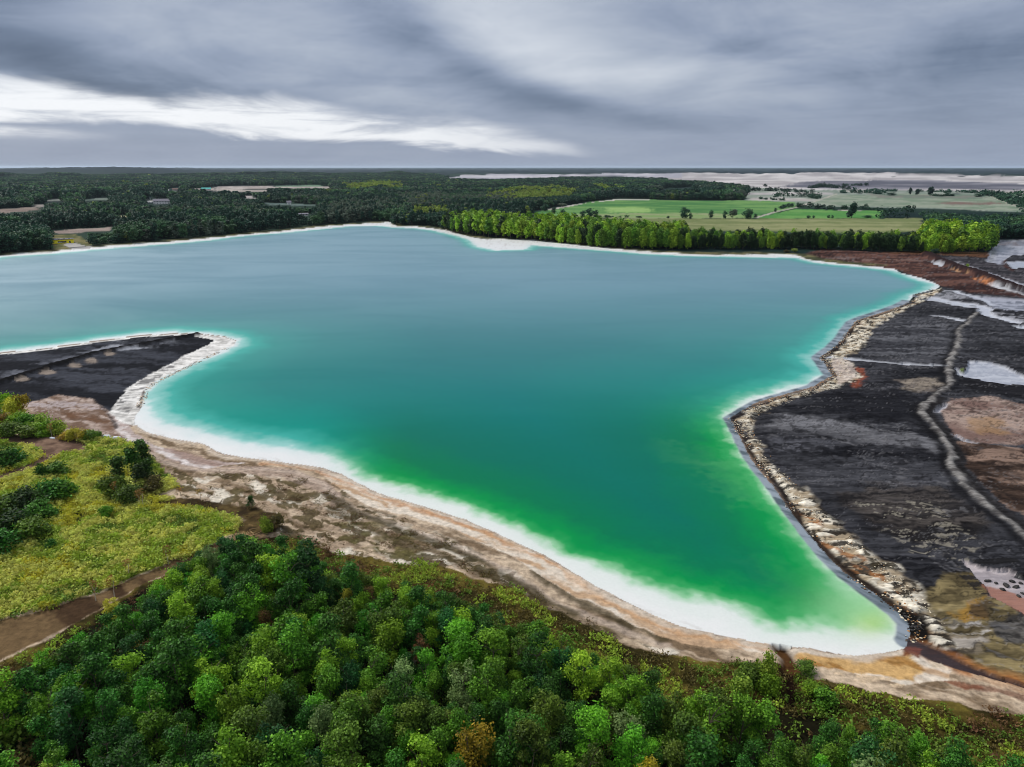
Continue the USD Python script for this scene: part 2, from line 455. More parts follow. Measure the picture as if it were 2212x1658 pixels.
field([(1641, 470), (1715, 452.6), (1833, 456), (1905, 456), (1900, 472.5), (1641, 473)], (86, 142, 72), (112, 158, 86), seed=34, sx=60, sy=40)
field([(1150, 476), (1230, 474.5), (1474, 473.5), (1640, 473), (1905, 473), (1992, 471.5), (1992, 500), (1900, 507), (1500, 500), (1230, 497)], (120, 130, 84), (150, 152, 108), seed=35)
stripe([(1200, 476), (1474, 474), (1640, 473), (1900, 473)], (100, 112, 70), 3, 1.5, 0.3)
stripe([(1632, 472), (1681, 457), (1718, 449), (1758, 437), (1806, 420)], (186, 180, 168), 5, 1.5, 0.1, "dirt_road")
stripe([(1714, 451.5), (1830, 455.5), (1900, 456.5)], (190, 184, 170), 5, 1.5, 0.2)
stripe([(1808, 420), (1960, 416), (2110, 421), (2148, 425)], (70, 80, 76), 9, 3, 0.3)
stripe([(2140, 424), (2212, 452), (2400, 530)], (196, 190, 176), 5, 1.5, 0.1, "dirt_road")
stripe([(1820, 414), (2000, 415), (2212, 417)], (192, 186, 176), 22, 6, 0.5)
# clearings in the left forest
for k, (p, c1, c2) in enumerate([
    ([(400, 410), (430, 408), (500, 409.5), (583, 411.5), (583, 415), (500, 415), (440, 411.5)], (168, 158, 150), (190, 180, 170)),
    ([(455, 405), (520, 402), (600, 403.5), (715, 404), (718, 409), (600, 408.5), (470, 409)], (160, 150, 144), (190, 180, 172)),
    ([(585, 401.5), (690, 400.5), (700, 404), (600, 404)], (110, 136, 110), (120, 146, 120)),
    ([(520, 425), (550, 424.5), (556, 430), (526, 429)], (160, 152, 150), (180, 172, 168)),
    ([(-60, 457), (0, 453), (60, 449), (86, 449), (80, 455), (10, 461), (-60, 465)], (128, 112, 104), (146, 130, 120)),
    ([(100, 433), (137, 430), (138, 434.5), (103, 436)], (120, 124, 118), (140, 140, 134)),
    ([(183, 431.5), (233, 428), (233, 432), (184, 435)], (104, 120, 110), (120, 130, 120)),
    ([(74, 443), (96, 442), (94, 447), (76, 449)], (150, 140, 134), (160, 150, 144)),
    ([(106, 503), (150, 498), (200, 496), (242, 492), (240, 500), (190, 503), (130, 508)], (150, 134, 126), (170, 152, 142)),
    ([(258, 466.5), (275, 466), (274, 470), (260, 470)], (170, 164, 130), (180, 174, 140)),
    ([(572, 439), (680, 443), (680, 446), (575, 443)], (96, 112, 108), (110, 124, 118))]):
    field(p, c1, c2, "field", 60, 12, 40 + k, soft=0.7, warp=0.15)

paint([(100, 512), (165, 508), (200, 530), (160, 541), (120, 541)], two((92, 96, 60), (132, 124, 84), step(MID, 0.35, 0.65)), 0.5, 0.2)
# --- heights: shores rise from the water, flats lie low
land = np.maximum(-sdl, 0)
Z += 0.5 * step(land, 0, 14) + 0.5 * step(land, 10, 40) * near
Z += near * (FINE - 0.5) * 0.25 * step(land, 1, 8) + near * (MID - 0.5) * 0.7 * step(land, 4, 25)
far_canopy = step(DIST, 4300, 5200)
Z += far_canopy * (7 + 16 * (nz(XY, 140, 90, 13, 3) - 0.5) * 2)
hill = np.exp(-((np.degrees(np.arctan2(X, Y)) + 28.5) / 6.0) ** 2) * step(DIST, 6200, 8200)
Z += hill * 44 + 14 * step(DIST, 7500, 9000) * (HUGE - 0.3) * step(-X, -6000, 3000)

# --- near land: base covers
near_left = (X < 60) & (DIST < 420)
EASTLAND = [(1715, 553), (1774, 541), (1990, 549), (2140, 553), (2150, 525), (2300, 505), (2800, 505), (2800, 1720), (2212, 1490), (2075, 1440), (1965, 1395), (1975, 1365), (1960, 1330), (1900, 1285), (1740, 1145),
            (1580, 910), (1570, 900), (1600, 880), (1760, 838), (1800, 812), (1770, 772), (1830, 720), (1960, 655), (2035, 620), (1940, 585)]
blend(step(-Y, -340, -300) * step(-DIST, -460, -420), (140, 118, 100), "sand_bank", gr=0.7)
stk = nz(XY + 1.6 * WARP, 42, 3.2, 50, 5)
stk2 = nz(XY + 1.0 * WARP, 18, 1.6, 51, 5)
stk3 = nz(XY + 0.5 * WARP, 9, 0.7, 54, 4)
fan = nz(XY + 1.5 * WARP, 60, 9, 52, 5, rot=-0.35)
BIG2 = nz(XY + 2 * WARP, 50, 14, 53, 5, rot=-0.15)
d_east = paint(EASTLAND, two((22, 22, 26), (88, 88, 93), 0.25 * step(stk3, 0.3, 0.7) + 0.75 * step(0.35 * stk + 0.25 * stk2 + 0.4 * BIG2, 0.36, 0.76)), 0.4, 0.1, "tailings_flat", gr=0.8, st=1.0)
LEFTLAND = [(-420, 830), (-200, 792), (0, 763), (100, 752), (200, 738), (300, 725), (383, 720), (433, 722), (483, 727), (510, 736), (505, 746), (467, 761), (417, 785), (367, 808), (333, 826), (313, 841), (311, 862), (304, 884),
            (290, 917), (250, 900), (219, 890), (128, 900), (44, 890), (-60, 880), (-420, 950)]
dk = step(0.5 * stk + 0.5 * fan, 0.42, 0.66)
paint(LEFTLAND, two((20, 21, 26), (70, 72, 80), 0.8 * dk + 0.2 * stk3), 0.3, 0.1, "tailings_flat", gr=0.75, st=1.0)
# southern land: tan bank, scrub, wood, meadow
SOUTHLAND = [(-700, 930), (-60, 885), (44, 880), (128, 862), (219, 880), (246, 896), (261, 930), (290, 917), (317, 934), (367, 947), (433, 958), (483, 980), (533, 990), (583, 996), (650, 1004), (700, 1011), (737, 1024), (800, 1059),
             (900, 1091), (1004, 1123), (1120, 1175), (1220, 1228), (1337, 1291), (1474, 1355), (1574, 1378), (1708, 1395), (1808, 1412), (1908, 1411), (1954, 1400), (2075, 1440), (2212, 1490), (2800, 1720), (3200, 2900), (-2000, 2900)]
shoredir = math.radians(-35)
bst = nz(XY + 0.5 * WARP, 14, 1.5, 60, 5, rot=shoredir)
bbl = nz(XY + 0.4 * WARP, 5, 1.6, 61, 4, rot=shoredir)
bank = two((124, 104, 82), (206, 184, 158), step(0.6 * bst + 0.4 * EDGEN + 0.2, 0.34, 0.64))
paint(SOUTHLAND, bank, 0.3, 0.1, "sand_bank", gr=1.0, st=0.2)
# mottled dry ground between the path and the wood
MOTTLE = [(345, 1005), (400, 1020), (480, 1022), (560, 1015), (650, 1022), (715, 1050), (760, 1085), (850, 1120), (960, 1160), (1060, 1210), (1150, 1270), (1260, 1330), (1370, 1385), (1474, 1405), (1474, 1425), (1270, 1365), (1104, 1285),
          (937, 1235), (780, 1215), (700, 1205), (620, 1165), (560, 1130), (480, 1100), (380, 1075), (340, 1050)]
paint(MOTTLE, two((176, 154, 130), (236, 226, 208), step(bbl, 0.45, 0.68)), 1.0, 0.5, alpha=0.85, mask=step(nz(XY + 0.6 * WARP, 7, 3, 62, 5, rot=shoredir), 0.40, 0.52), gr=1.0)
paint(MOTTLE, two((74, 60, 42), (98, 88, 54), FINE), 0.8, 0.5, mask=step(nz(XY + 0.6 * WARP, 3.2, 1.1, 63, 5, rot=shoredir), 0.52, 0.58) * 0.9, gr=1.0)
paint([(737, 1130), (830, 1128), (920, 1165), (900, 1215), (800, 1200), (745, 1170)], (96, 92, 52), 1.5, 0.6, alpha=0.6, mask=step(FINE, 0.35, 0.6))
for p, a in (([(560, 1005), (640, 1012), (712, 1045), (745, 1085), (720, 1095), (680, 1060), (610, 1030), (500, 1024), (400, 1018), (345, 1000), (360, 990), (430, 1008)], 0.75),):
    paint(p, (176, 154, 138), 0.7, 0.2, alpha=a)
stripe([(325, 975), (345, 998), (390, 1012), (480, 1016), (560, 1012), (640, 1018), (700, 1045), (735, 1085), (800, 1118), (900, 1150), (1000, 1188), (1100, 1238), (1200, 1300), (1320, 1350), (1440, 1395)], (196, 178, 162), 1.3, 0.5, 0.12, alpha=0.6)
stripe([(700, 1070), (780, 1112), (900, 1160), (1000, 1200), (1100, 1250), (1240, 1325)], (74, 66, 44), 1.6, 0.6, 0.25, alpha=0.8)
stripe([(720, 1100), (800, 1150), (930, 1195), (1050, 1245), (1180, 1310), (1330, 1380)], (80, 70, 48), 1.8, 0.8, 0.35, alpha=0.7)
stripe([(1150, 1235), (1260, 1300), (1370, 1350), (1440, 1378)], (70, 62, 42), 1.5, 0.6, 0.3, alpha=0.8)
# orange sand just above the white
ORANGE = [(690, 1012), (737, 1024), (800, 1059), (900, 1091), (1004, 1123), (1120, 1175), (1220, 1228), (1337, 1291), (1474, 1352), (1574, 1376), (1708, 1392), (1808, 1410), (1908, 1410), (1954, 1400), (2060, 1440), (2050, 1470), (1958, 1478), (1860, 1455), (1800, 1432), (1740, 1425),
          (1708, 1418), (1640, 1405), (1540, 1395), (1474, 1388), (1370, 1348), (1320, 1318), (1237, 1282), (1170, 1245), (1104, 1201), (1037, 1171), (970, 1138), (870, 1111), (800, 1094), (760, 1074), (715, 1042)]
paint(ORANGE, two((196, 164, 132), (228, 214, 196), step(bst * 0.6 + bbl * 0.4, 0.38, 0.58)), 0.35, 0.15, gr=0.7)
stripe([(560, 1000), (640, 1006), (700, 1016), (745, 1040), (800, 1070), (900, 1102), (1004, 1134), (1100, 1178), (1200, 1228)], (200, 146, 102), 0.9, 0.5, 0.5, alpha=0.6)
stripe([(1150, 1200), (1270, 1268), (1404, 1336), (1474, 1364), (1574, 1388), (1680, 1400), (1800, 1424), (1908, 1424)], (206, 156, 108), 0.9, 0.5, 0.5, alpha=0.55)
paint([(1720, 1402), (1808, 1418), (1908, 1416), (1950, 1408), (1975, 1425), (2000, 1445), (1980, 1470), (1900, 1462), (1810, 1440), (1750, 1432)], two((168, 124, 70), (208, 168, 112), step(bbl, 0.4, 0.6)), 0.6, 0.3)
paint([(1800, 1445), (1900, 1460), (1975, 1470), (1940, 1482), (1860, 1472)], (222, 196, 164), 0.5, 0.5, mask=step(nz(XY, 1.6, 0.7, 64, 3), 0.55, 0.62))
stripe(SOUTH, (206, 190, 172), 1.4, 0.6, 0.5, alpha=0.8)
# left mud
paint([(44, 879), (128, 855), (200, 862), (219, 879), (246, 895), (261, 930), (300, 950), (330, 975), (350, 1005), (300, 960), (237, 955), (210, 946), (193, 930), (128, 937), (91, 900)], two((122, 98, 82), (192, 172, 160), step(0.5 * stk2 + 0.5 * bbl, 0.38, 0.62)), 0.6, 0.25, "mudflat", gr=0.6)
paint([(70, 872), (130, 868), (200, 870), (225, 885), (190, 895), (110, 893), (60, 884)], (182, 168, 166), 0.8, 0.5, mask=step(stk2, 0.45, 0.62) * 0.9)
paint([(140, 895), (215, 893), (245, 915), (240, 935), (205, 930), (160, 915)], (112, 80, 58), 0.8, 0.5, mask=step(MID, 0.38, 0.6) * 0.8)
paint([(238, 890), (262, 900), (285, 930), (330, 960), (420, 985), (520, 1000), (440, 1012), (370, 1000), (330, 975), (275, 950), (245, 925)], two((190, 172, 164), (226, 216, 212), step(bbl, 0.4, 0.6)), 0.6, 0.3, gr=0.6)
paint([(355, 965), (440, 985), (500, 1002), (420, 1004), (370, 990)], (150, 122, 108), 1.0, 0.5, alpha=0.7)
stripe([(216, 878), (232, 890), (244, 906), (250, 925)], (60, 46, 40), 0.9, 0.4, 0.2, alpha=0.85)
# meadow, dirt lot, strips
MEADOW = [(-800, 950), (-60, 950), (0, 945), (60, 950), (110, 960), (200, 945), (240, 948), (290, 955), (330, 985), (345, 1015), (390, 1050), (330, 1078), (450, 1095), (520, 1122), (526, 1132), (505, 1158), (440, 1185), (330, 1240), (200, 1290), (100, 1318), (0, 1352), (-300, 1450), (-1200, 1800), (-1500, 1500)]
mm = nz(XY + 0.6 * WARP, 6, 2.5, 70, 4)
paint(MEADOW, two((96, 106, 36), (176, 172, 80), step(mm, 0.34, 0.66)), 0.5, 0.2, "meadow", gr=0.9)
paint([(-60, 1090), (60, 1080), (150, 1100), (190, 1130), (120, 1180), (0, 1200), (-80, 1220)], (62, 60, 30), 2.0, 0.6, alpha=0.85, mask=step(MID, 0.3, 0.5))
paint([(100, 1010), (200, 1005), (230, 1015), (180, 1030)], (70, 66, 34), 1.5, 0.6, alpha=0.8)
paint([(270, 1078), (333, 1090), (400, 1080), (533, 1097), (612, 1117), (596, 1155), (540, 1168), (500, 1160), (526, 1130), (517, 1122), (450, 1098), (340, 1096)], two((58, 46, 30), (92, 76, 46), step(FINE, 0.35, 0.65)), 0.5, 0.3, "scrubland", gr=0.8)
paint([(500, 1155), (540, 1140), (560, 1150), (540, 1175), (505, 1180)], (150, 122, 84), 0.6, 0.5, mask=step(bbl, 0.45, 0.6) * 0.8)
paint([(-900, 1690), (0, 1356), (100, 1322), (200, 1296), (316, 1252), (440, 1186), (520, 1170), (560, 1180), (330, 1262), (233, 1316), (133, 1370), (33, 1425), (-300, 1560), (-900, 1850)], two((72, 54, 38), (116, 94, 66), step(0.6 * bst + 0.4 * MID, 0.36, 0.62)), 0.5, 0.25, "dirt_road", gr=0.7)
ROAD = [(-400, 932), (0, 946), (55, 944), (109, 940), (164, 951), (191, 962), (182, 974), (128, 982), (109, 997), (73, 1015), (0, 1042), (-400, 1190), (-400, 1160), (0, 1030), (64, 1006), (95, 987), (91, 974), (64, 964), (0, 954), (-400, 950)]
paint(ROAD, two((98, 76, 64), (138, 112, 94), step(0.5 * MID + 0.5 * FINE, 0.38, 0.6)), 0.35, 0.12, "dirt_road", gr=0.5)
# scrub between bank and wood
SCRUB = [(560, 1165), (640, 1165), (737, 1203), (770, 1208), (837, 1216), (937, 1226), (1037, 1259), (1104, 1272), (1170, 1306), (1270, 1352), (1370, 1400), (1474, 1418), (1574, 1436), (1640, 1436), (1734, 1430), (1741, 1455), (1808, 1475), (1874, 1491), (1941, 1508), (2041, 1521), (2141, 1541), (2212, 1548), (2600, 1640), (3000, 2900), (-1500, 2900), (-400, 1600), (33, 1428), (133, 1372), (233, 1318), (330, 1264)]
paint(SCRUB, two((52, 46, 22), (104, 92, 42), step(0.5 * MID + 0.5 * bbl, 0.36, 0.62)), 0.6, 0.35, "scrubland", gr=0.9)
paint([(870, 1262), (930, 1262), (960, 1278), (900, 1290)], (112, 74, 48), 1.0, 0.4, alpha=0.8)
stripe([(1690, 1394), (1704, 1408), (1711, 1430), (1708, 1460), (1712, 1510)], (40, 26, 18), 2.2, 0.4, 0.1, widths=[1.8, 2.4, 1.9, 1.6])
stripe([(1686, 1394), (1700, 1412), (1706, 1430)], (150, 104, 58), 2.8, 0.8, 0.3, alpha=0.25)
WOOD = [(-400, 1500), (-60, 1492), (60, 1475), (110, 1418), (250, 1318), (440, 1228), (520, 1200), (600, 1205), (680, 1232), (800, 1268), (950, 1318), (1090, 1378), (1200, 1410), (1330, 1470), (1430, 1510), (1530, 1562), (1600, 1530), (1660, 1515), (1720, 1540), (1800, 1562), (1900, 1600), (2010, 1622), (2100, 1660), (2260, 1730), (2600, 2300), (-900, 2300)]
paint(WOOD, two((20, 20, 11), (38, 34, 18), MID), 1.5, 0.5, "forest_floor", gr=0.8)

# --- the eastern flats
paint([(1728, 551), (1780, 541), (1990, 551), (2010, 556), (2110, 594), (2212, 634), (2300, 668), (2300, 690), (2212, 646), (2100, 636), (2036, 618), (1990, 601), (1940, 583), (1875, 574), (1800, 567)], two((56, 38, 36), (110, 78, 68), step(0.5 * stk + 0.5 * nz(XY, 60, 9, 80, 4), 0.38, 0.66)), 0.4, 0.2, "mudflat", gr=0.4, st=0.6)
paint([(1880, 548), (2010, 553), (2140, 560), (2145, 548), (2000, 545)], (104, 70, 46), 1.0, 0.3, alpha=0.8)
paint([(1760, 560), (1850, 556), (1990, 562), (2000, 567), (1860, 566), (1790, 567)], (132, 108, 100), 0.6, 0.5, mask=step(stk, 0.48, 0.6) * 0.7)
paint([(2010, 553), (2140, 562), (2300, 610), (2300, 655), (2212, 628), (2105, 590)], two((52, 50, 54), (84, 80, 84), step(stk, 0.4, 0.6)), 0.4, 0.2, "tailings_flat", st=0.8)
paint([(2147, 521), (2240, 521), (2420, 545), (2420, 570), (2240, 553), (2184, 553), (2170, 564), (2172, 575), (2128, 567), (2142, 540)], two((136, 136, 146), (186, 186, 194), step(stk2, 0.35, 0.6)), 0.3, 0.15, "creek", rg=0.3, gr=0.2)
paint([(2150, 524), (2212, 524), (2212, 532), (2160, 531)], (96, 76, 76), 0.5, 0.4, mask=step(stk2, 0.4, 0.56) * 0.8)
paint([(2172, 567), (2208, 566), (2300, 580), (2300, 595), (2210, 581), (2185, 582)], (196, 198, 206), 0.3, 0.1, "pond", rg=0.15, gr=0.1)
stripe([(2170, 564), (2166, 570), (2175, 580), (2190, 588)], (70, 44, 38), 2.2, 0.7, 0.1, cl="embankment")
paint([(2086, 576), (2111, 583), (2160, 601), (2212, 617), (2300, 650), (2300, 664), (2212, 625), (2159, 607), (2115, 591), (2084, 583)], two((168, 170, 184), (206, 206, 214), step(stk2, 0.3, 0.6)), 0.3, 0.08, "creek", rg=0.2, gr=0.1)
paint([(2030, 563), (2060, 566), (2088, 575), (2080, 580), (2045, 570)], (150, 146, 152), 0.5, 0.3, mask=step(stk2, 0.42, 0.6), rg=0.4)
paint([(2010, 567), (2025, 570), (2041, 573.5), (2034, 577), (2016, 573)], (210, 208, 212), 0.25, 0.1, "pond", rg=0.2, gr=0.1)
paint([(2046, 583), (2085, 587), (2110, 592), (2090, 594), (2055, 588)], (196, 150, 110), 0.4, 0.4, mask=step(stk2, 0.48, 0.6) * 0.8)
paint([(2090, 598), (2130, 606), (2160, 616), (2150, 622), (2115, 612)], (196, 128, 84), 0.5, 0.4, mask=step(stk2, 0.42, 0.6) * 0.9)
stripe([(2148, 618), (2180, 627), (2212, 636), (2300, 664)], (216, 214, 216), 6, 1.5, 0.25, "creek", rg=0.25)
# braided whites
paint([(2085, 640), (2159, 646), (2300, 656), (2300, 684), (2212, 675), (2172, 672), (2147, 667), (2128, 655)], two((108, 108, 116), (176, 176, 186), step(stk2, 0.34, 0.62)), 0.8, 0.3, "creek", rg=0.3, gr=0.2, st=0.5)
paint([(2130, 675), (2170, 680), (2212, 684), (2212, 700), (2170, 692), (2140, 686)], (146, 146, 152), 0.6, 0.4, mask=step(stk2, 0.45, 0.6))
paint([(1985, 634), (2030, 624), (2070, 630), (2100, 645), (2060, 648), (1990, 646)], two((84, 86, 90), (150, 150, 156), step(stk2, 0.4, 0.6)), 0.5, 0.3, st=0.6)
for p, w_ in (([(1985, 640), (1999, 641), (2038, 649), (2074, 656), (2111, 661), (2135, 668), (2126, 673), (2125, 677), (2142, 685), (2167, 691), (2198, 700)], 5.0), ([(1980, 647), (2013, 648), (2050, 655), (2086, 662), (2120, 668)], 3.2),
              ([(2062, 629), (2077, 636), (2111, 643), (2128, 650), (2144, 660)], 2.4), ([(2060, 659), (2092, 664), (2118, 668)], 2.2), ([(2040, 686), (2065, 691), (2086, 696)], 2.4), ([(2001, 681), (2030, 685), (2050, 688)], 1.2)):
    stripe(p, (214, 215, 222), w_, 0.8, 0.12, "creek", rg=0.18, gr=0.1)
paint([(2184, 706), (2240, 707), (2240, 716), (2200, 713)], (210, 212, 218), 0.3, 0.1, "pond", rg=0.15, gr=0.1)
def rills(sx, sy, seed, rot=0.0, k=0.93):
    n = nz(XY + 1.8 * WARP, sx, sy, seed, 3, rot)
    return step(1 - np.abs(2 * n - 1), k, k + 0.05)


RL = np.maximum(rills(26, 6, 110, -0.2), 0.8 * rills(14, 3.0, 111, 0.1))
# greys of the middle flat
paint([(1890, 700), (2010, 690), (2070, 700), (2060, 770), (1960, 775), (1860, 765)], two((48, 48, 53), (122, 122, 127), 0.7 * step(stk, 0.36, 0.7) + 0.3 * stk3), 2.5, 1.2, alpha=0.75, gr=0.8, st=1.0)
paint([(1700, 900), (1800, 915), (1950, 950), (2035, 965), (2000, 972), (1850, 960), (1720, 940), (1650, 930)], two((50, 50, 54), (138, 137, 141), 0.7 * step(fan, 0.36, 0.66) + 0.3 * stk3), 2.6, 1.4, alpha=0.75, st=1.0)
paint([(1650, 950), (1750, 955), (1900, 975), (1800, 985), (1680, 975)], (92, 92, 98), 2.4, 1.4, mask=step(stk, 0.42, 0.66), st=1.0)
paint([(1640, 892), (1760, 862), (1850, 840), (1970, 850), (2000, 875), (1985, 905), (1990, 930), (1860, 912), (1740, 888)], (22, 22, 27), 2.6, 1.2, alpha=0.7)
paint([(1935, 823), (2025, 822), (2042, 838), (2010, 856), (1960, 848)], two((116, 106, 98), (150, 138, 124), step(stk2, 0.4, 0.6)), 1.0, 0.5, alpha=0.85)
paint([(1836, 790), (1866, 797), (1870, 815), (1848, 838), (1838, 830), (1852, 812), (1845, 800)], two((120, 62, 44), (158, 92, 70), FINE), 0.7, 0.35, alpha=0.9)
paint([(1790, 1080), (1900, 1050), (2040, 1060), (2120, 1120), (2100, 1160), (1990, 1180), (1860, 1130)], two((34, 31, 30), (86, 79, 74), step(stk2, 0.36, 0.70)), 2.4, 0.6, alpha=0.8, st=0.8)
paint([(1840, 1090), (2000, 1085), (2110, 1180), (2090, 1225), (1960, 1200)], (168, 160, 144), 1.2, 0.6, mask=step(nz(XY + 0.8 * WARP, 3, 0.5, 84, 4), 0.60, 0.68) * 0.55, st=0.6)
paint([(2021, 893), (2058, 868), (2141, 864), (2300, 900), (2300, 985), (2212, 966), (2108, 963), (2061, 948)], two((124, 100, 92), (172, 150, 138), step(0.5 * stk + 0.5 * MID, 0.38, 0.62)), 0.6, 0.3, "mudflat", gr=0.5, st=0.3)
paint([(2085, 915), (2141, 905), (2190, 925), (2160, 945), (2100, 940)], (160, 124, 84), 1.2, 0.6, alpha=0.6)
mudd = two((66, 52, 44), (140, 116, 102), step(nz(XY + 0.8 * WARP, 8, 3, 85, 5), 0.38, 0.62))
paint([(2061, 961), (2108, 963), (2300, 990), (2300, 1180), (2212, 1128), (2160, 1098), (2108, 1043), (2085, 1000)], mudd, 0.6, 0.4, "mudflat", gr=0.7)
paint([(2070, 830), (2108, 826), (2200, 840), (2300, 850), (2300, 890), (2180, 862), (2100, 850)], (34, 33, 36), 0.8, 0.5, alpha=0.85)
paint([(2061, 799), (2085, 806), (2091, 783), (2128, 783), (2175, 796), (2212, 816), (2300, 850), (2300, 862), (2212, 838), (2141, 829), (2108, 823), (2068, 814)], two((172, 174, 184), (206, 207, 214), step(stk2, 0.3, 0.6)), 0.25, 0.2, "pond", rg=0.2, gr=0.1)
paint([(2072, 802), (2082, 803), (2080, 809), (2073, 807)], (104, 118, 72), 0.2, 0.1, "mudflat", rg=0.9)
stripe([(1795, 772), (1828, 776), (1875, 781), (1941, 788), (2008, 793), (2047, 796)], (212, 213, 220), 1.7, 0.4, 0.1, "creek", rg=0.2, widths=[4.0, 2.4, 1.7, 1.6, 1.7, 1.8], gr=0.1)
stripe([(2042, 878), (2028, 888), (2018, 898)], (184, 182, 188), 1.4, 0.5, 0.2, "creek", rg=0.3)
stripe([(2058, 945), (2085, 960), (2110, 963)], (186, 184, 190), 1.1, 0.5, 0.2, "creek", rg=0.3)
# southern corner of the flats
paint([(1985, 1300), (2050, 1245), (2108, 1232), (2150, 1285), (2212, 1330), (2400, 1400), (2400, 1560), (2212, 1490), (2075, 1438), (2050, 1400)], two((84, 74, 52), (146, 130, 92), step(0.5 * stk2 + 0.5 * MID, 0.38, 0.62)), 1.0, 0.5, "mudflat", gr=0.7)
paint([(2055, 1320), (2095, 1298), (2141, 1292), (2140, 1315), (2110, 1335), (2070, 1345)], two((140, 104, 44), (176, 136, 64), MID), 1.0, 0.6, alpha=0.85)
paint([(2095, 1310), (2140, 1300), (2160, 1312), (2130, 1330), (2095, 1335)], (72, 60, 48), 0.7, 0.4, alpha=0.85)
paint([(2130, 1345), (2212, 1325), (2400, 1380), (2400, 1450), (2212, 1395), (2170, 1390)], two((52, 52, 54), (92, 90, 90), step(stk2, 0.4, 0.6)), 0.9, 0.4, alpha=0.9)
paint([(2035, 1345), (2100, 1340), (2140, 1365), (2100, 1400), (2050, 1400)], (206, 200, 196), 0.7, 0.5, mask=step(stk2, 0.45, 0.6) * 0.9)
paint([(2040, 1370), (2130, 1375), (2120, 1410), (2060, 1415)], (140, 128, 112), 0.8, 0.5, alpha=0.6)
paint([(2081, 1211), (2098, 1218), (2125, 1228), (2175, 1231), (2206, 1247), (2300, 1270), (2300, 1380), (2212, 1326), (2141, 1292), (2130, 1268), (2108, 1245)], two((160, 150, 152), (196, 184, 184), step(stk2, 0.35, 0.6)), 0.3, 0.25, "creek", rg=0.35, gr=0.3)
paint([(2120, 1265), (2160, 1270), (2240, 1300), (2300, 1340), (2300, 1400), (2212, 1328), (2145, 1292)], two((140, 90, 72), (172, 120, 98), MID), 0.7, 0.2, alpha=0.95)
paint([(2082, 1200), (2180, 1205), (2225, 1230), (2225, 1262), (2175, 1235), (2120, 1225)], (34, 33, 34), 0.5, 0.3, mask=step(nz(XY, 7, 0.8, 86, 3), 0.5, 0.58) * 0.95)
paint([(2062, 1238), (2118, 1250), (2140, 1290), (2110, 1280)], (48, 44, 40), 0.4, 0.2, mask=step(nz(XY, 6, 0.7, 87, 2), 0.52, 0.6))
paint(EASTLAND, (18, 17, 19), 0.5, 0.1, alpha=0.6, mask=RL * (rough > 0.6))
paint(EASTLAND, (132, 130, 132), 0.5, 0.1, alpha=0.35, mask=rills(40, 4, 112, -0.1, 0.95) * (rough > 0.6))
# white crust along the eastern shore and its dark edge
CRUST = [(2030, 622), (1978, 640), (1974, 657), (1914, 676), (1854, 692), (1834, 719), (1808, 752), (1776, 775), (1792, 789), (1804, 812), (1758, 841), (1688, 858), (1624, 882), (1586, 903), (1600, 928), (1621, 972), (1661, 1022), (1691, 1060), (1721, 1109), (1758, 1164),
         (1808, 1211), (1858, 1251), (1901, 1281), (1941, 1311), (1975, 1338), (1972, 1366), (1966, 1390), (2000, 1405), (2056, 1410), (2050, 1370), (2034, 1338), (2008, 1305), (1988, 1262), (1941, 1231), (1891, 1198), (1858, 1168), (1824, 1131), (1794, 1112), (1751, 1074), (1708, 1030), (1674, 1007),
         (1641, 957), (1629, 916), (1641, 896), (1708, 864), (1774, 846), (1850, 826), (1862, 812), (1838, 786), (1825, 776), (1851, 766), (1874, 739), (1891, 706), (1930, 684), (1990, 655), (2040, 628)]
lump = nz(XY + 0.3 * WARP, 2.2, 1.3, 90, 4)
d_cr = paint(CRUST, two((176, 158, 132), (240, 230, 210), step(lump, 0.35, 0.6)), 0.8, 0.5, grow=-0.7, cl="white_beach", gr=1.0)
ecr = step(d_cr, -0.5, 1.0)
paint(CRUST, (34, 30, 28), 0.35, 0.2, mask=step(nz(XY + 0.4 * WARP, 2.2, 0.9, 91, 5), 0.53, 0.60) * 0.9)
paint([(1700, 1075), (1760, 1120), (1850, 1195), (1960, 1290), (2020, 1400), (1975, 1395), (1960, 1330), (1858, 1245), (1758, 1160)], (168, 112, 66), 0.8, 0.4, mask=step(nz(XY, 5, 1.4, 92, 3, rot=-0.9), 0.50, 0.6) * 0.75)
paint([(1860, 1190), (1940, 1240), (1975, 1262), (1940, 1262), (1880, 1225)], (60, 52, 38), 0.5, 0.4, mask=step(lump, 0.42, 0.56) * 0.9)
paint([(1800, 772), (1825, 776), (1845, 795), (1850, 815), (1815, 832), (1805, 812), (1792, 789)], (202, 186, 176), 0.5, 0.3, alpha=0.7)
EDGE = [(2024, 621), (1976, 640), (1974, 656), (1914, 676), (1854, 693), (1834, 719), (1808, 752), (1775, 775), (1793, 789), (1805, 813), (1758, 842), (1688, 859), (1624, 883), (1584, 903), (1598, 928), (1621, 974), (1661, 1022), (1691, 1060), (1721, 1109), (1758, 1164), (1808, 1211), (1858, 1251), (1901, 1281), (1941, 1311)]
d_edge = stripe(EDGE, (36, 28, 24), 1.3, 0.4, 0.12, alpha=0.9, widths=[1.2, 1.2, 1.4, 1.0, 0.9, 0.9, 1.0, 1.3, 1.7])
stripe([(1941, 1311), (1962, 1326), (1980, 1342), (1982, 1362), (1976, 1384)], (24, 22, 20), 2.6, 0.6, 0.3, widths=[1.2, 2.6, 3.0, 2.6])
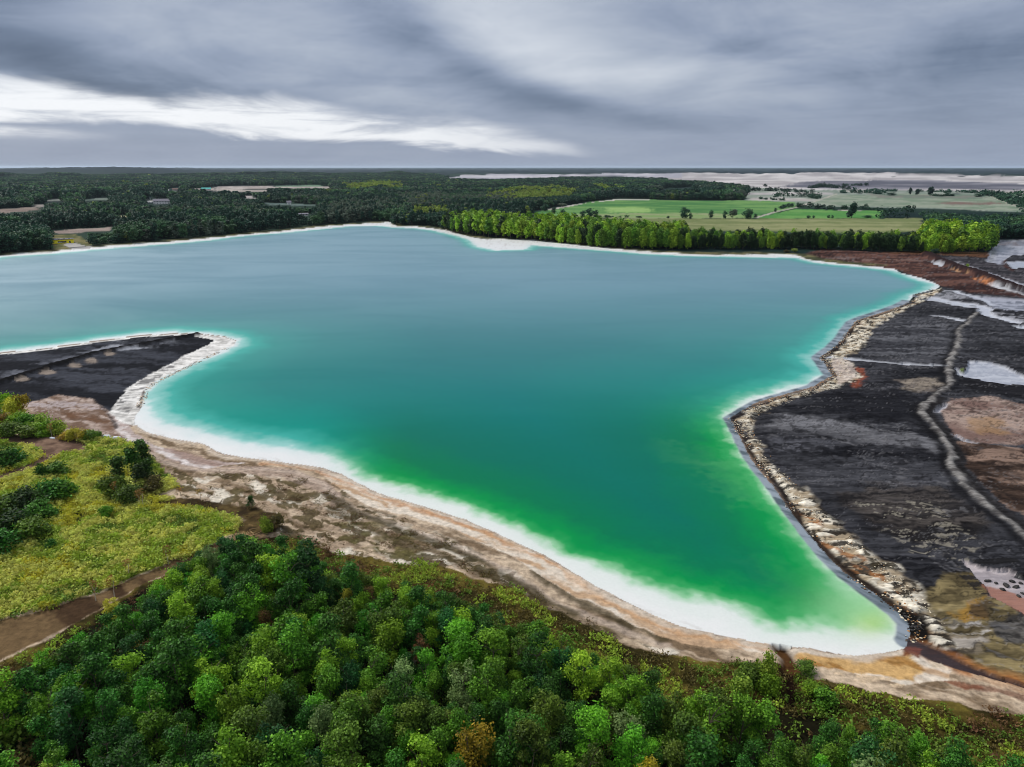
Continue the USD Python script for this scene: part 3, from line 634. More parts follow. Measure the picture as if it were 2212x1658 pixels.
# wet grey rim between the dark edge and the water belongs to the water's shallow
stripe([(1966, 1390), (1998, 1404), (2036, 1422), (2075, 1438), (2125, 1458), (2212, 1488), (2400, 1560)], (168, 106, 54), 3.4, 1.0, 0.25, alpha=0.8)
stripe([(1960, 1388), (1998, 1404), (2036, 1421), (2075, 1437), (2125, 1457), (2212, 1487), (2400, 1560)], (50, 30, 26), 1.4, 0.4, 0.15, "creek", rg=0.3, widths=[3.4, 2.8, 1.8, 1.4, 1.1, 1.0, 1.0])
paint([(1955, 1392), (1985, 1398), (1980, 1415), (1950, 1410)], (110, 54, 34), 0.5, 0.3, alpha=0.9)
stripe([(2112, 1462), (2212, 1496), (2400, 1575)], (216, 190, 160), 0.9, 0.4, 0.1, alpha=0.7)
paint([(2040, 1470), (2080, 1476), (2125, 1490), (2090, 1492)], (138, 86, 62), 0.5, 0.2, alpha=0.8)
paint([(2090, 1490), (2160, 1500), (2212, 1520), (2212, 1508), (2140, 1488)], (110, 66, 50), 0.6, 0.3, alpha=0.7)
paint([(2010, 1425), (2035, 1430), (2050, 1444), (2020, 1440)], (226, 206, 180), 0.4, 0.2, alpha=0.9)

# --- white beach: spit rim and southern shore
SPIT_RIM = [(0, 763), (100, 752), (200, 738), (300, 725), (383, 720), (433, 722), (483, 727), (510, 736), (505, 746), (467, 761), (417, 785), (367, 808), (333, 826), (313, 841), (311, 862), (304, 884), (290, 917), (262, 912), (240, 893), (253, 868), (277, 838), (307, 818), (350, 795), (400, 768), (450, 745), (462, 734), (417, 726), (367, 723.5), (300, 728), (200, 741), (100, 755), (0, 766)]
paint(SPIT_RIM, two((200, 196, 190), (244, 240, 234), step(lump, 0.3, 0.6)), 0.3, 0.15, "white_beach", gr=0.7)
paint([(250, 880), (277, 842), (310, 820), (350, 798), (385, 780), (360, 805), (320, 832), (295, 862), (280, 890)], (60, 58, 60), 0.5, 0.5, mask=step(nz(XY, 5, 1.2, 93, 4, rot=0.6), 0.5, 0.6) * 0.7)
stripe([(300, 878), (308, 858), (312, 842), (332, 828), (366, 810), (416, 787), (466, 763), (506, 745)], (64, 48, 36), 0.7, 0.3, 0.25, alpha=0.8)
# the causeway on the spit
paint([(240, 736), (330, 727), (400, 730), (420, 738), (340, 752), (250, 760), (180, 764), (230, 748)], (178, 180, 188), 1.0, 0.8, mask=step(fan, 0.40, 0.62) * 0.85)
paint([(0, 810), (150, 768), (240, 748), (270, 752), (150, 785), (0, 828)], (108, 110, 118), 1.0, 0.6, mask=step(stk, 0.38, 0.6) * 0.8)
for px, py, r in ((45, 824, 16), (104, 809, 16), (161, 793, 13), (198, 783, 12), (237, 769, 10)):
    paint([(px + r * math.cos(t), py + 0.38 * r * math.sin(t)) for t in np.linspace(0, 6.28, 14)[:-1]], (150, 136, 124), 0.6, 0.2, alpha=0.9)
stripe([(-200, 893), (0, 832), (100, 801), (200, 770), (290, 750), (360, 738), (428, 722)], (16, 15, 17), 3.0, 0.5, 0.03, "embankment", alpha=1.0)
# dikes
DIKE = [(2121, 673), (2095, 696), (2071, 716), (2068, 749), (2055, 776), (2048, 789), (2048, 816), (2058, 836), (2021, 863), (1995, 883), (1988, 899), (2015, 926), (2035, 953), (2048, 986), (2061, 1026), (2091, 1066), (2125, 1099), (2168, 1129), (2212, 1165), (2330, 1260)]
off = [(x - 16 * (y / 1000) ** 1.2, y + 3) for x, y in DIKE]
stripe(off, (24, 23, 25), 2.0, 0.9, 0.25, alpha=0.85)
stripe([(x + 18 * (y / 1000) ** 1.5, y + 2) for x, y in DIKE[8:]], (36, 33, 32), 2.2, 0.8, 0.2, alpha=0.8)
dk1, _ = line_dist(DIKE, XY + 0.3 * WARP, 14)
stripe(DIKE, two((92, 88, 86), (150, 146, 142), step(nz(XY, 3.0, 1.2, 120, 5), 0.3, 0.7)), 1.3, 0.6, 0.4, "embankment", gr=0.8, widths=[1.3, 1.7, 1.7, 1.3, 1.5, 1.6, 1.6])
DIKE2 = [(2003, 552), (2020, 562), (2065, 580), (2110, 593), (2160, 614), (2212, 632), (2330, 676)]
stripe(DIKE2, (48, 34, 34), 7.0, 1.6, 0.08, "embankment", gr=0.7)
dk2, _ = line_dist(DIKE2, XY, 20)
cw, _ = line_dist([(-200, 893), (0, 832), (100, 801), (200, 770), (290, 750), (360, 738), (428, 722)], XY, 10)
Z += 0.35 * (1 - step(dk1 + 1.6 * EDGEN, 0.1, 1.5)) * (0.8 + 0.4 * FINE) * (1 + 0.4 * (MID - 0.5)) + 2.0 * (1 - step(dk2, 1.5, 6.5)) + 1.0 * (1 - step(cw, 0.6, 2.0))
Z += ecr * (0.35 + 1.5 * (lump - 0.45)) * 0.7
east_w = step(d_east, 0, 4)
Z += east_w * ((stk2 - 0.5) * 0.16 + (BIG - 0.5) * 0.5) * (rough > 0.5)
Z = np.where(rough < 0.5, Z * 0.25, Z)
Z -= 0.9 * (1 - step(line_dist([(1690, 1396), (1704, 1408), (1711, 1430), (1708, 1460), (1712, 1520)], XY, 6)[0], 0.4, 1.8))

# --- northern beach, and bare soil behind it
nb = np.where(Y > 230, np.maximum(-sdl, 0), 99)
nmask = (DIST > 300) & (X < 480) & (PJ(X, Y, 0)[1] < 575)
blend(nmask * (1 - step(-sdl, 9, 16)) * step(-sdl, -1, 0.5), two((70, 74, 52), (116, 110, 78), step(MID, 0.4, 0.6)), "scrubland", gr=0.6)
wid_n = 1.4 + 4.4 * step(nz(XY, 60, 60, 95, 2), 0.4, 0.7)
blend(nmask * (1 - step(-sdl, wid_n - 1, wid_n + 1)) * step(-sdl, -1.0, 0.3), two((206, 204, 198), (240, 238, 234), step(MID, 0.3, 0.6)), "white_beach", gr=0.4)
paint([(136, 530), (160, 527), (185, 532), (215, 536), (170, 542), (150, 537)], (176, 172, 170), 0.3, 0.1, "dirt_road")

# --- the lake
SHW = np.stack([nz(XY, 5, 5, 15, 4) - 0.5, nz(XY, 5, 5, 16, 4) - 0.5], 1)
sdg = green_sh.sd(XY + 4.0 * SHW + 0.5 * WARP * np.where(Y < 260, 1.0, 0.4)[:, None], 4000)
wet = sdl > 0
pxl, pyl = PJ(X, Y, 0)
cls[wet] = CI["lake"]
Z[wet] = 0.0
rough[wet] = 0.12
south = step(-Y, -330, -120)
SE = np.clip(step(X, 10, 55) * step(-Y, -210, -110), 0, 1)
t = np.maximum(sdg, -30)
tk = np.where(t > 0, t * (1.0 + 1.1 * (1 - step(X, 30, 60) * step(-Y, -124, -102))), t)
deep = np.stack([np.interp(tk, [-6, -2.0, 0.5, 4, 9, 20, 46, 140, 400], [lin(c)[k] for c in ((243, 243, 240), (232, 239, 232), (156, 212, 166), (54, 170, 96), (8, 152, 78), (0, 126, 84), (0, 117, 98), (0, 122, 122), (50, 132, 144))]) for k in range(3)], 1)
teal = np.stack([np.interp(t, [-5, -1.5, 0.8, 5, 12, 30, 70, 200, 400], [lin(c)[k] for c in ((242, 242, 240), (226, 236, 234), (156, 212, 204), (64, 178, 164), (6, 150, 134), (0, 132, 124), (0, 122, 120), (20, 122, 128), (50, 132, 144))]) for k in range(3)], 1)
wgreen = np.clip(step(X, -52, -22) * step(-Y, -215, -150), 0, 1)
water = teal * (1 - wgreen[:, None]) + deep * wgreen[:, None]
# milk drifting off the south-eastern shore
milk = SE * step(nz(XY + 2.5 * WARP, 30, 14, 96, 4, rot=-0.6), 0.30, 0.80) * (1 - step(t, 2, 30)) * step(t, -1, 3)
water = water * (1 - 0.4 * milk[:, None]) + lin((128, 204, 140))[None] * 0.4 * milk[:, None]
yel = np.exp(-(((pxl - 1880) / 45) ** 2 + ((pyl - 1340) / 30) ** 2)) * 0.75
water = water * (1 - yel[:, None]) + lin((200, 222, 120))[None] * yel[:, None]
pale = np.exp(-(((pxl - 1850) / 90) ** 2 + ((pyl - 1310) / 50) ** 2)) * 0.75
water = water * (1 - pale[:, None]) + lin((160, 216, 160))[None] * pale[:, None]
# grey sky reflection painted into the colour of the far water
far_refl = step(Y, 140, 420) * step(t, 2, 14)
water = water * (1 - 0.8 * far_refl[:, None]) + lin((118, 156, 174))[None] * 0.8 * far_refl[:, None]
# grey wet rim in the east
rim = wet & (X > 40)
d_rim, t_rim = line_dist(EAST, XY + 0.1 * WARP, 30)
wr = np.interp(DIST, [90, 130, 170, 260, 420], [1.9, 1.6, 1.8, 3.6, 5.0])
rimw = np.where(rim, 1 - step(d_rim, wr * 0.7, wr), 0) * np.where(t_rim > 0.01, 1, 0)
rimc = two((92, 104, 112), (152, 162, 172), step(nz(XY, 6, 1.5, 97, 3, rot=-0.9), 0.3, 0.6))
water = water * (1 - rimw[:, None]) + rimc * rimw[:, None]
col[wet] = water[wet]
grain[wet] = 0.12 * (1 - step(t[wet], -1, 3))
strk[wet] = 0.0
# wet stones and stains in the white shallows
inw = wet & (t < -2)
st_ = step(nz(XY, 3.5, 0.8, 98, 4, rot=shoredir), 0.62, 0.7) * 0.35 * inw * step(-t, 4, 9)
col = col * (1 - st_[:, None]) + lin((176, 160, 150))[None] * st_[:, None]
rough[wet & (t < 0)] = 0.35

# ------------------------------------------------------------------ ground materials
def ground_material(path, water=False):
    s = Nodes()
    c = s.add("attribute", attribute="col") + ".color"
    pos = s.add("geometry") + ".position"
    if water:
        p1 = s.map(pos, (0.9, 1.5, 1.0))
        n = s.noise(p1, 0.55, 3.0, 0.6)
        big = s.noise(s.map(pos, (0.010, 0.022, 1)), 1.0, 4.0, 0.55, 0.6)
        fine = s.noise(pos, 2.2, 2.0, 0.6)
        f = s.m("add", s.m("add", 0.86, s.m("multiply", fine, 0.12)), s.m("multiply", big, 0.16))
        tint = s.mix(1.0, c, s.add("combine_xyz", x=f, y=f, z=f) + ".vector", "multiply")
        bump = s.add("bump", height=n, strength=0.35, distance=0.12) + ".normal"
        rg = s.m("add", 0.30, s.m("multiply", s.smooth(big, 0.3, 0.7), 0.08))
        rg = s.m("maximum", rg, s.add("attribute", attribute="rough") + ".fac")
        body = s.add("diffuse_bsdf", color=tint, normal=bump)
        gl = s.add("glossy_bsdf", color=(0.92, 0.96, 1.0), roughness=rg, normal=bump, distribution="ggx")
        fr = s.m("multiply", s.m("power", s.add("fresnel", IOR=1.33) + ".fac", 1.7), 0.8, clamp=True)
        fr = s.m("minimum", fr, 0.24)
        mx = s.add("mix_closure", fac=fr, closure1=body + ".BSDF", closure2=gl + ".BSDF")
        return s.done(path, surface=mx + ".closure")
    gr = s.add("attribute", attribute="grain") + ".fac"
    st = s.add("attribute", attribute="streak") + ".fac"
    a = s.noise(pos, 1.3, 6.0, 0.68)
    b = s.noise(s.map(pos, (0.22, 1.6, 1.0)), 1.0, 6.0, 0.62, 0.4)
    mixed = s.add("mix_float", fac=st, a=a, b=b) + ".result"
    v = s.add("voronoi_texture", vector=pos, scale=0.9, randomness=1.0, feature="f1") + ".distance"
    k = s.m("multiply", s.m("subtract", mixed, 0.5), s.m("multiply", gr, 2.6))
    k = s.m("add", 1.0, s.m("add", k, s.m("multiply", s.m("multiply", s.m("subtract", v, 0.45), gr), 0.35)))
    k = s.m("maximum", k, 0.15)
    tint = s.mix(1.0, c, s.add("combine_xyz", x=k, y=k, z=k) + ".vector", "multiply")
    hgt = s.m("multiply", mixed, gr)
    bump = s.add("bump", height=hgt, strength=0.55, distance=0.5) + ".normal"
    p = s.add("principled_bsdf", base_color=tint, roughness=s.add("attribute", attribute="rough") + ".fac", normal=bump, specular_ior_level=s.m("multiply", s.m("subtract", 0.95, s.add("attribute", attribute="rough") + ".fac", clamp=True), 0.6))
    return s.done(path, surface=p + ".BSDF")


M_GROUND, M_WATER = ground_material("soil"), ground_material("lake_water", True)
V = np.stack([X, Y, Z], 1)
I = np.arange(N).reshape(ndp, naz)
q = np.stack([I[:-1, :-1], I[:-1, 1:], I[1:, 1:], I[1:, :-1]], -1).reshape(-1, 4)
fc = np.sort(cls[q], 1)
fcls = np.where(fc[:, 1] == fc[:, 2], fc[:, 1], fc[:, 2])
nrm = np.zeros((N, 3))
e1, e2 = V[q[:, 2]] - V[q[:, 0]], V[q[:, 3]] - V[q[:, 1]]
fn = np.cross(e1, e2)
fn /= np.maximum(np.linalg.norm(fn, axis=1, keepdims=True), 1e-9)
for k in range(4):
    np.add.at(nrm, q[:, k], fn)
nrm /= np.maximum(np.linalg.norm(nrm, axis=1, keepdims=True), 1e-9)
col = np.clip(col * 0.73, 0.003, 0.8)      # the colours above are read off the bright picture; the ground itself is darker


def sheet(name, faces, mat):
    ids, inv = np.unique(faces, return_inverse=True)
    m = UsdGeom.Mesh.Define(stage, "/World/" + name)
    f = inv.reshape(-1, 4)
    m.CreatePointsAttr(Vt.Vec3fArray.FromNumpy(V[ids].astype(np.float32)))
    m.CreateFaceVertexCountsAttr(Vt.IntArray.FromNumpy(np.full(len(f), 4, np.int32)))
    m.CreateFaceVertexIndicesAttr(Vt.IntArray.FromNumpy(f.astype(np.int32).ravel()))
    m.CreateSubdivisionSchemeAttr("none")
    m.CreateNormalsAttr(Vt.Vec3fArray.FromNumpy(nrm[ids].astype(np.float32)))
    m.SetNormalsInterpolation("vertex")
    for nme, dat in (("col", col), ("rough", rough), ("grain", grain), ("streak", strk)):
        primvar(m, nme, dat[ids])
    UsdShade.MaterialBindingAPI.Apply(m.GetPrim()).Bind(mat)
    tag(m, kind="structure")
    return m


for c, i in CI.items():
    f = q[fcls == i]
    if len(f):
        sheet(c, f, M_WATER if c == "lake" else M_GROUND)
# the country all round, below the sheets
ring = [[50000 * math.sin(a), 50000 * math.cos(a), -2.0] for a in np.linspace(0, 2 * math.pi, 49)[:-1]]
M_FAR = usdkit.material(stage, "/World/Looks/far_ground", {"p": ("principled_bsdf", {"base_color": tuple(lin((34, 48, 44))), "roughness": 0.95, "specular_ior_level": 0.0})}, [], surface="p.BSDF")
tag(usdkit.mesh(stage, "/World/terrain", (np.array(ring + [[0, 0, -2.0]]), np.array([[48, (k + 1) % 48, k] for k in range(48)])), M_FAR), kind="structure")

# ------------------------------------------------------------------ foliage
GREEN = {                     # dark and light leaf colours (as sRGB)
    "dark_green": ((22, 62, 14), (76, 150, 46)), "green": ((40, 88, 12), (118, 182, 46)), "bright_green": ((40, 112, 14), (112, 206, 48)),
    "lime": ((70, 120, 14), (156, 208, 52)), "olive": ((50, 78, 14), (118, 156, 50)), "golden": ((120, 112, 16), (216, 196, 46)),
    "rust": ((70, 54, 26), (128, 98, 48)), "silver": ((72, 104, 50), (150, 178, 104)), "deep": ((16, 56, 20), (58, 130, 58)), "yellow": ((136, 142, 30), (216, 216, 70)), "bush_dark": ((24, 48, 14), (66, 104, 36)),
    "pine": ((24, 52, 44), (54, 92, 72)), "far_dark": ((28, 60, 48), (62, 104, 76)), "far_green": ((44, 84, 54), (92, 136, 86)), "far_lime": ((88, 116, 40), (160, 184, 80)),
    "far_grey": ((62, 80, 66), (112, 128, 104)), "poplar_bright": ((96, 144, 26), (188, 230, 70)), "poplar_green": ((58, 104, 26), (128, 182, 56)), "poplar_dark": ((22, 50, 20), (54, 90, 34)),
    "straw": ((146, 160, 60), (222, 228, 116)), "meadow_green": ((92, 128, 30), (172, 198, 68)), "scrub_olive": ((58, 54, 22), (112, 102, 46)), "scrub_brown": ((72, 52, 28), (120, 92, 52)), "ochre": ((130, 104, 42), (186, 150, 70))}
LEAF = {}


def leaf_material(fam):
    if fam in LEAF:
        return LEAF[fam]
    s = Nodes()
    a, b = GREEN[fam]
    t = s.add("attribute", attribute="tint") + ".fac"
    rnd = s.add("object_info") + ".random"
    c = s.mix(t, tuple(lin(a)), tuple(lin(b)))
    v = s.m("add", 0.62, s.m("multiply", rnd, 0.52))
    hue = s.m("add", 0.476, s.m("multiply", s.m("fraction", s.m("multiply", rnd, 7.31)), 0.026))
    c = s.add("hsv", hue=hue, saturation=1.0, value=v, fac=1.0, color=c) + ".color"
    d = s.add("principled_bsdf", base_color=c, roughness=0.65, specular_ior_level=0.25)
    tr = s.add("translucent_bsdf", color=c)
    mx = s.add("mix_closure", fac=0.22, closure1=d + ".BSDF", closure2=tr + ".BSDF")
    LEAF[fam] = s.done("leaves_" + fam, surface=mx + ".closure")
    return LEAF[fam]


def bark_material(path, c1, c2):
    s = Nodes()
    pos = s.add("texture_coordinate") + ".object"
    n = s.noise(s.map(pos, (6, 6, 1.2)), 1.0, 4.0, 0.6)
    p = s.add("principled_bsdf", base_color=s.mix(n, tuple(lin(c1)), tuple(lin(c2))), roughness=0.9)
    return s.done(path, surface=p + ".BSDF")


BARK, BIRCH = bark_material("bark", (58, 48, 38), (104, 92, 76)), bark_material("birch_bark", (150, 140, 120), (206, 196, 176))


def leaves(pts, nrm_, size, rg, tint, tall=1.0):
    """a folded diamond leaf spray at every point: (vertices, triangles, tint)"""
    n = len(pts)
    r = rg.normal(size=(n, 3))
    u = np.cross(nrm_, r)
    u /= np.linalg.norm(u, axis=1, keepdims=True) + 1e-9
    v = np.cross(nrm_, u)
    s = size * rg.uniform(0.65, 1.35, (n, 1))
    k = rg.uniform(0.45, 0.8, (n, 1))
    a, b = pts + u * s * tall, pts - u * s * tall
    c, d = pts + v * s * k + nrm_ * s * 0.25, pts - v * s * k - nrm_ * s * 0.12
    V_ = np.stack([a, c, b, d], 1).reshape(-1, 3)
    i = np.arange(n)[:, None] * 4
    F_ = np.concatenate([i + [0, 1, 2], i + [0, 2, 3]], 1).reshape(-1, 3)
    return V_, F_, np.repeat(tint, 4)


def crown(seed, h, w, base, lobes, n, size, shape="round", lobe_r=0.26, out=0.75):
    """leaf sprays on the outsides of many uneven lobes between the heights base and h"""
    rg = np.random.default_rng(seed)
    P_, N_, T_ = [], [], []
    zc = (h + base) / 2
    hh = (h - base) / 2
    for k in range(lobes):
        th = rg.uniform(0, 2 * math.pi)
        zz = rg.uniform(-0.9, 0.92)
        if shape == "cone":
            rad = 0.5 * w * (1 - (zz + 1) / 2) ** 0.8
        elif shape == "column":
            rad = 0.5 * w * math.sqrt(max(0.05, 1 - abs(zz) ** 3)) * (0.8 if zz > 0.3 else 1)
        else:
            rad = 0.5 * w * math.sqrt(max(0.02, 1 - zz * zz))
        rr = rad * rg.uniform(0.35, 0.85)
        c = np.array([rr * math.cos(th), rr * math.sin(th), zc + zz * hh * 0.85])
        lr = lobe_r * w * rg.uniform(0.45, 1.35) * (0.75 if shape == "cone" else 1)
        m = max(6, int(n / lobes * (lr / (lobe_r * w)) ** 2))
        d = rg.normal(size=(m, 3))
        d[:, 2] += 0.35
        d /= np.linalg.norm(d, axis=1, keepdims=True)
        p = c + d * lr * np.where(rg.uniform(size=(m, 1)) < 0.14, rg.uniform(1.0, 1.55, (m, 1)), rg.uniform(0.55, 1.08, (m, 1))) * np.array([1, 1, 0.8 if shape != "column" else 1.5])
        nn = d * out + rg.normal(size=(m, 3)) * 0.55 + np.array([0, 0, 0.35])
        nn /= np.linalg.norm(nn, axis=1, keepdims=True)
        P_.append(p); N_.append(nn)
        T_.append(np.clip(rg.normal(0.40 + 0.26 * rg.uniform(-1, 1), 0.24, m), 0, 1))
    P_, N_, T_ = np.vstack(P_), np.vstack(N_), np.concatenate(T_)
    P_[:, 2] = np.maximum(P_[:, 2], 0.15)
    return leaves(P_, N_, size, rg, T_)


def tube(path, radii, sides=6):
    path, V_, F_ = np.asarray(path, float), [], []
    for i, (p, r) in enumerate(zip(path, radii)):
        t = path[min(i + 1, len(path) - 1)] - path[max(i - 1, 0)]
        t = t / np.linalg.norm(t)
        u = np.cross(t, [0.3, 0.9, 0.1]); u /= np.linalg.norm(u)
        v = np.cross(t, u)
        a = np.linspace(0, 2 * math.pi, sides + 1)[:-1]
        V_.append(p + r * (np.cos(a)[:, None] * u + np.sin(a)[:, None] * v))
        if i:
            b = (i - 1) * sides
            for k in range(sides):
                k2 = (k + 1) % sides
                F_ += [[b + k, b + k2, b + sides + k2], [b + k, b + sides + k2, b + sides + k]]
    return np.vstack(V_), np.array(F_)


def joined(parts):
    V_, F_, o = [], [], 0
    for v, f in parts:
        V_.append(v); F_.append(f + o); o += len(v)
    return np.vstack(V_), np.vstack(F_)


def trunk(seed, h, r, w, limbs=5, lean=0.3):
    rg = np.random.default_rng(seed + 900)
    lx, ly = rg.uniform(-lean, lean, 2)
    path = [np.array([lx * t * t * 2, ly * t * t * 2, h * t]) for t in np.linspace(-0.03, 1, 6)]
    parts = [tube(path, np.linspace(r, r * 0.2, 6))]
    for k in range(limbs):
        i = rg.integers(2, 5)
        a = rg.uniform(0, 6.28)
        p0 = path[i]
        e = p0 + np.array([math.cos(a) * w * 0.36, math.sin(a) * w * 0.36, h * rg.uniform(0.12, 0.26)])
        parts.append(tube([p0, (p0 + e) / 2 + [0, 0, 0.1 * h * 0.3], e], [r * 0.42, r * 0.28, r * 0.1], 5))
    return joined(parts)


def mesh_tint(path, vft, mat):
    v, f, t = vft
    m = usdkit.mesh(stage, path, (v, f), mat)
    primvar(m, "tint", t)
    return m


FIRST = {}
THINGS = []


def xf(path, loc, rz=0.0, s=(1, 1, 1)):
    x = UsdGeom.Xform.Define(stage, path)
    x.AddTranslateOp().Set(tuple(map(float, loc)))
    x.AddRotateZOp().Set(float(rz))
    x.AddScaleOp().Set(tuple(map(float, s)))
    return x.GetPrim()


def plant(kind, name, make, loc, rz, s, label, cat, group=None):
    """the first of a kind is built with its parts, the others refer to it"""
    path = "/World/" + numbered(name)
    x = xf(path, loc, rz, s)
    if kind not in FIRST:
        make(path)
        FIRST[kind] = path
    else:
        x.GetReferences().AddInternalReference(FIRST[kind])
        x.SetInstanceable(True)
    tag(x, label, cat, group)
    THINGS.append((x, label, group, PJ(loc[0], loc[1], loc[2])[0]))
    return x


def tree_maker(fam, seed, h, w, base, lobes, n, size, shape="round", r=0.14, limbs=5, bark=None, lobe_r=0.26):
    def make(path):
        usdkit.mesh(stage, path + "/trunk", trunk(seed, h * 0.86, r, w, limbs), bark or BARK, smooth=True)
        mesh_tint(path + "/crown", crown(seed, h, w, base, lobes, n, size, shape, lobe_r), leaf_material(fam))
    return make


def ground_z(x, y):
    a, d = math.atan2(x, y), math.atan2(H, math.hypot(x, y))
    i = int(np.clip(np.searchsorted(-deps, -d), 0, ndp - 1))
    j = int(np.clip(round((a - azs[0]) / (azs[1] - azs[0])), 0, naz - 1))
    return float(Z[i * naz + j])


def inside(pts, px, py):
    return shapely.contains_xy(shapely.Polygon(pts), px, py)


rng = np.random.default_rng(7)
# ---- the wood below the camera
WOODT = [(-140, 1530), (0, 1512), (60, 1496), (105, 1446), (170, 1398), (250, 1342), (340, 1298), (440, 1222), (520, 1190), (600, 1195), (680, 1218), (730, 1245), (800, 1262), (840, 1285), (940, 1300), (1010, 1310), (1090, 1362), (1180, 1372), (1250, 1425),
         (1330, 1455), (1400, 1480), (1450, 1510), (1530, 1545), (1590, 1560), (1640, 1555), (1700, 1590), (1760, 1585), (1800, 1585), (1880, 1600), (1960, 1600), (2030, 1630), (2120, 1680), (2230, 1730), (2300, 1900), (-250, 1900), (-200, 1600)]
woodpoly = shapely.Polygon(WOODT)
HOLE = shapely.Polygon([(-200, 1530), (40, 1545), (95, 1600), (95, 1700), (-200, 1700)])
SPECIAL = [("golden", 1018, 1606, 9.5, "golden yellow tree, the yellowest crown low in the middle of the wood"), ("yellow", 240, 1318, 6.0, "small round yellow tree at the wood's left edge beside the dirt strip"),
           ("lime", 1062, 1412, 10.0, "bright lime-topped tree in the upper middle of the wood"), ("lime", 498, 1532, 9.5, "sparse yellow-green tree left of the middle of the wood"), ("lime", 455, 1472, 9.5, "small lime tree between two darker crowns in the left half of the wood"),
           ("bright_green", 992, 1394, 9.5, "vivid green tree just left of the bright lime-topped tree"), ("bright_green", 545, 1200, 8.0, "bright green tree at the wood's top corner, in front of a dark crown"), ("deep", 515, 1188, 9.0, "dark round tree at the very top corner of the wood"),
           ("silver", 456, 1212, 7.5, "silvery pale green tree beside the wood's top corner"), ("dark_green", 762, 1262, 10.0, "large dark green round tree standing out of the wood's upper edge"), ("dark_green", 962, 1308, 8.5, "dark round tree at the upper edge beside the bare reddish soil"),
           ("yellow", 752, 1300, 6.5, "thin tree with yellow leaves beneath the large dark round tree"), ("rust", 798, 1298, 6.0, "rust-brown small tree at the wood's upper edge"), ("rust", 905, 1402, 6.5, "brown half-bare tree in the wood above the middle"),
           ("rust", 1036, 1378, 6.0, "orange-brown small tree beside the bright lime-topped tree"), ("rust", 575, 1352, 6.5, "rusty brown young tree among green crowns, left of the middle"), ("lime", 1362, 1492, 9.0, "pale lime tree on the wood's edge facing the shore"),
           ("bright_green", 480, 1380, 10.0, "light green broad tree in the left middle of the wood"), ("bright_green", 330, 1520, 9.0, "vivid green tree in the wood's lower left"), ("deep", 150, 1545, 10.0, "blue-green tree at the wood's lower left corner"),
           ("golden", 1395, 1690, 8.0, "golden brown tree at the bottom edge of the picture"), ("lime", 1440, 1530, 5.5, "small yellow-green tree beside the olive scrub slope"), ("silver", 1000, 1480, 9.0, "pale grey-green tree in the middle of the wood"), ("silver", 590, 1545, 8.0, "greyish thin tree left of the middle of the wood")]
VARIANTS = 3
FAMW = {"dark_green": 0.24, "green": 0.34, "bright_green": 0.12, "olive": 0.10, "deep": 0.09, "lime": 0.07, "silver": 0.006, "rust": 0.004, "golden": 0.004}
COLWORD = {"dark_green": "dark green", "green": "mid green", "bright_green": "bright green", "olive": "olive green", "deep": "deep blue-green", "lime": "yellow-green", "silver": "pale grey-green", "rust": "rust-brown", "golden": "golden", "yellow": "yellow"}


def wood_tree(fam, k, x, y, hgt, label, group=None):
    seed = 100 + 17 * list(GREEN).index(fam) + k
    kind = ("wood", fam, k)
    w0 = (3.6, 3.2, 4.2)[k]
    mk = tree_maker(fam, seed, 10.0, w0, 1.6, (20, 16, 30)[k], 4400 if fam not in ("golden", "rust", "yellow", "silver") else 3000, 0.13, ("round", "column", "round")[k], 0.12, 6, lobe_r=(0.22, 0.24, 0.17)[k])
    s = hgt / 10.0
    plant(kind, "tree", mk, (x, y, ground_z(x, y) - 0.1), rng.uniform(0, 360), (s * rng.uniform(0.92, 1.12), s * rng.uniform(0.92, 1.12), s), label, "tree", group)


placed, WOOD_TREES = [], []
for fam, px, py, hgt, label in SPECIAL:
    x, y = W((px, py), hgt * 0.66 + 0.8)[0]
    placed.append((x, y, 1.4))
    wood_tree(fam, len(placed) % VARIANTS, x, y, hgt, label)
n_wood = 0
for tries in range(60000):
    x, y = rng.uniform(-100, 110), rng.uniform(38, 175)
    hgt = float(np.clip(rng.normal(7.6, 1.8), 4.4, 11.5))
    px, py = PJ(x, y, hgt * 0.66)
    if not (woodpoly.contains(shapely.Point(px, py)) and not HOLE.contains(shapely.Point(px, py)) and -120 < px < 2330 and py < 1770):
        continue
    r_ = rng.uniform(0.76, 1.22) * (hgt / 8.2) ** 0.5
    if any((x - a) ** 2 + (y - b) ** 2 < (r_ + c) ** 2 for a, b, c in placed):
        continue
    placed.append((x, y, r_))
    wts = dict(FAMW)
    if px < 700:
        wts["deep"] += 0.06; wts["dark_green"] += 0.12; wts["olive"] -= 0.06
    if px > 700 and px < 1500:
        wts["olive"] += 0.08; wts["lime"] += 0.03; wts["golden"] += 0.008; wts["rust"] += 0.008
    fams = list(wts)
    fam = fams[rng.choice(len(fams), p=np.array(list(wts.values())) / sum(wts.values()))]
    if fam in ("rust", "golden"):
        hgt *= 0.8
    zone = "at the near wood's left end" if px < 450 else "left of the near wood's middle" if px < 900 else "right of the near wood's middle" if px < 1350 else "at the near wood's right end"
    edge = "upper edge" if woodpoly.exterior.distance(shapely.Point(px, py)) < 60 else "inside" if py < 1560 else "bottom"
    WOOD_TREES.append((math.hypot(x, y), fam, int(rng.integers(VARIANTS)), x, y, hgt, f"{COLWORD[fam]} tree {zone}, {edge}", f"{COLWORD[fam]} trees {zone}, {edge}"))
    n_wood += 1
WOOD_TREES.sort(key=lambda t_: t_[0])
WOOD_REST = WOOD_TREES[300 - len(SPECIAL):]
for t_ in WOOD_TREES[:300 - len(SPECIAL)]:
    wood_tree(*t_[1:])
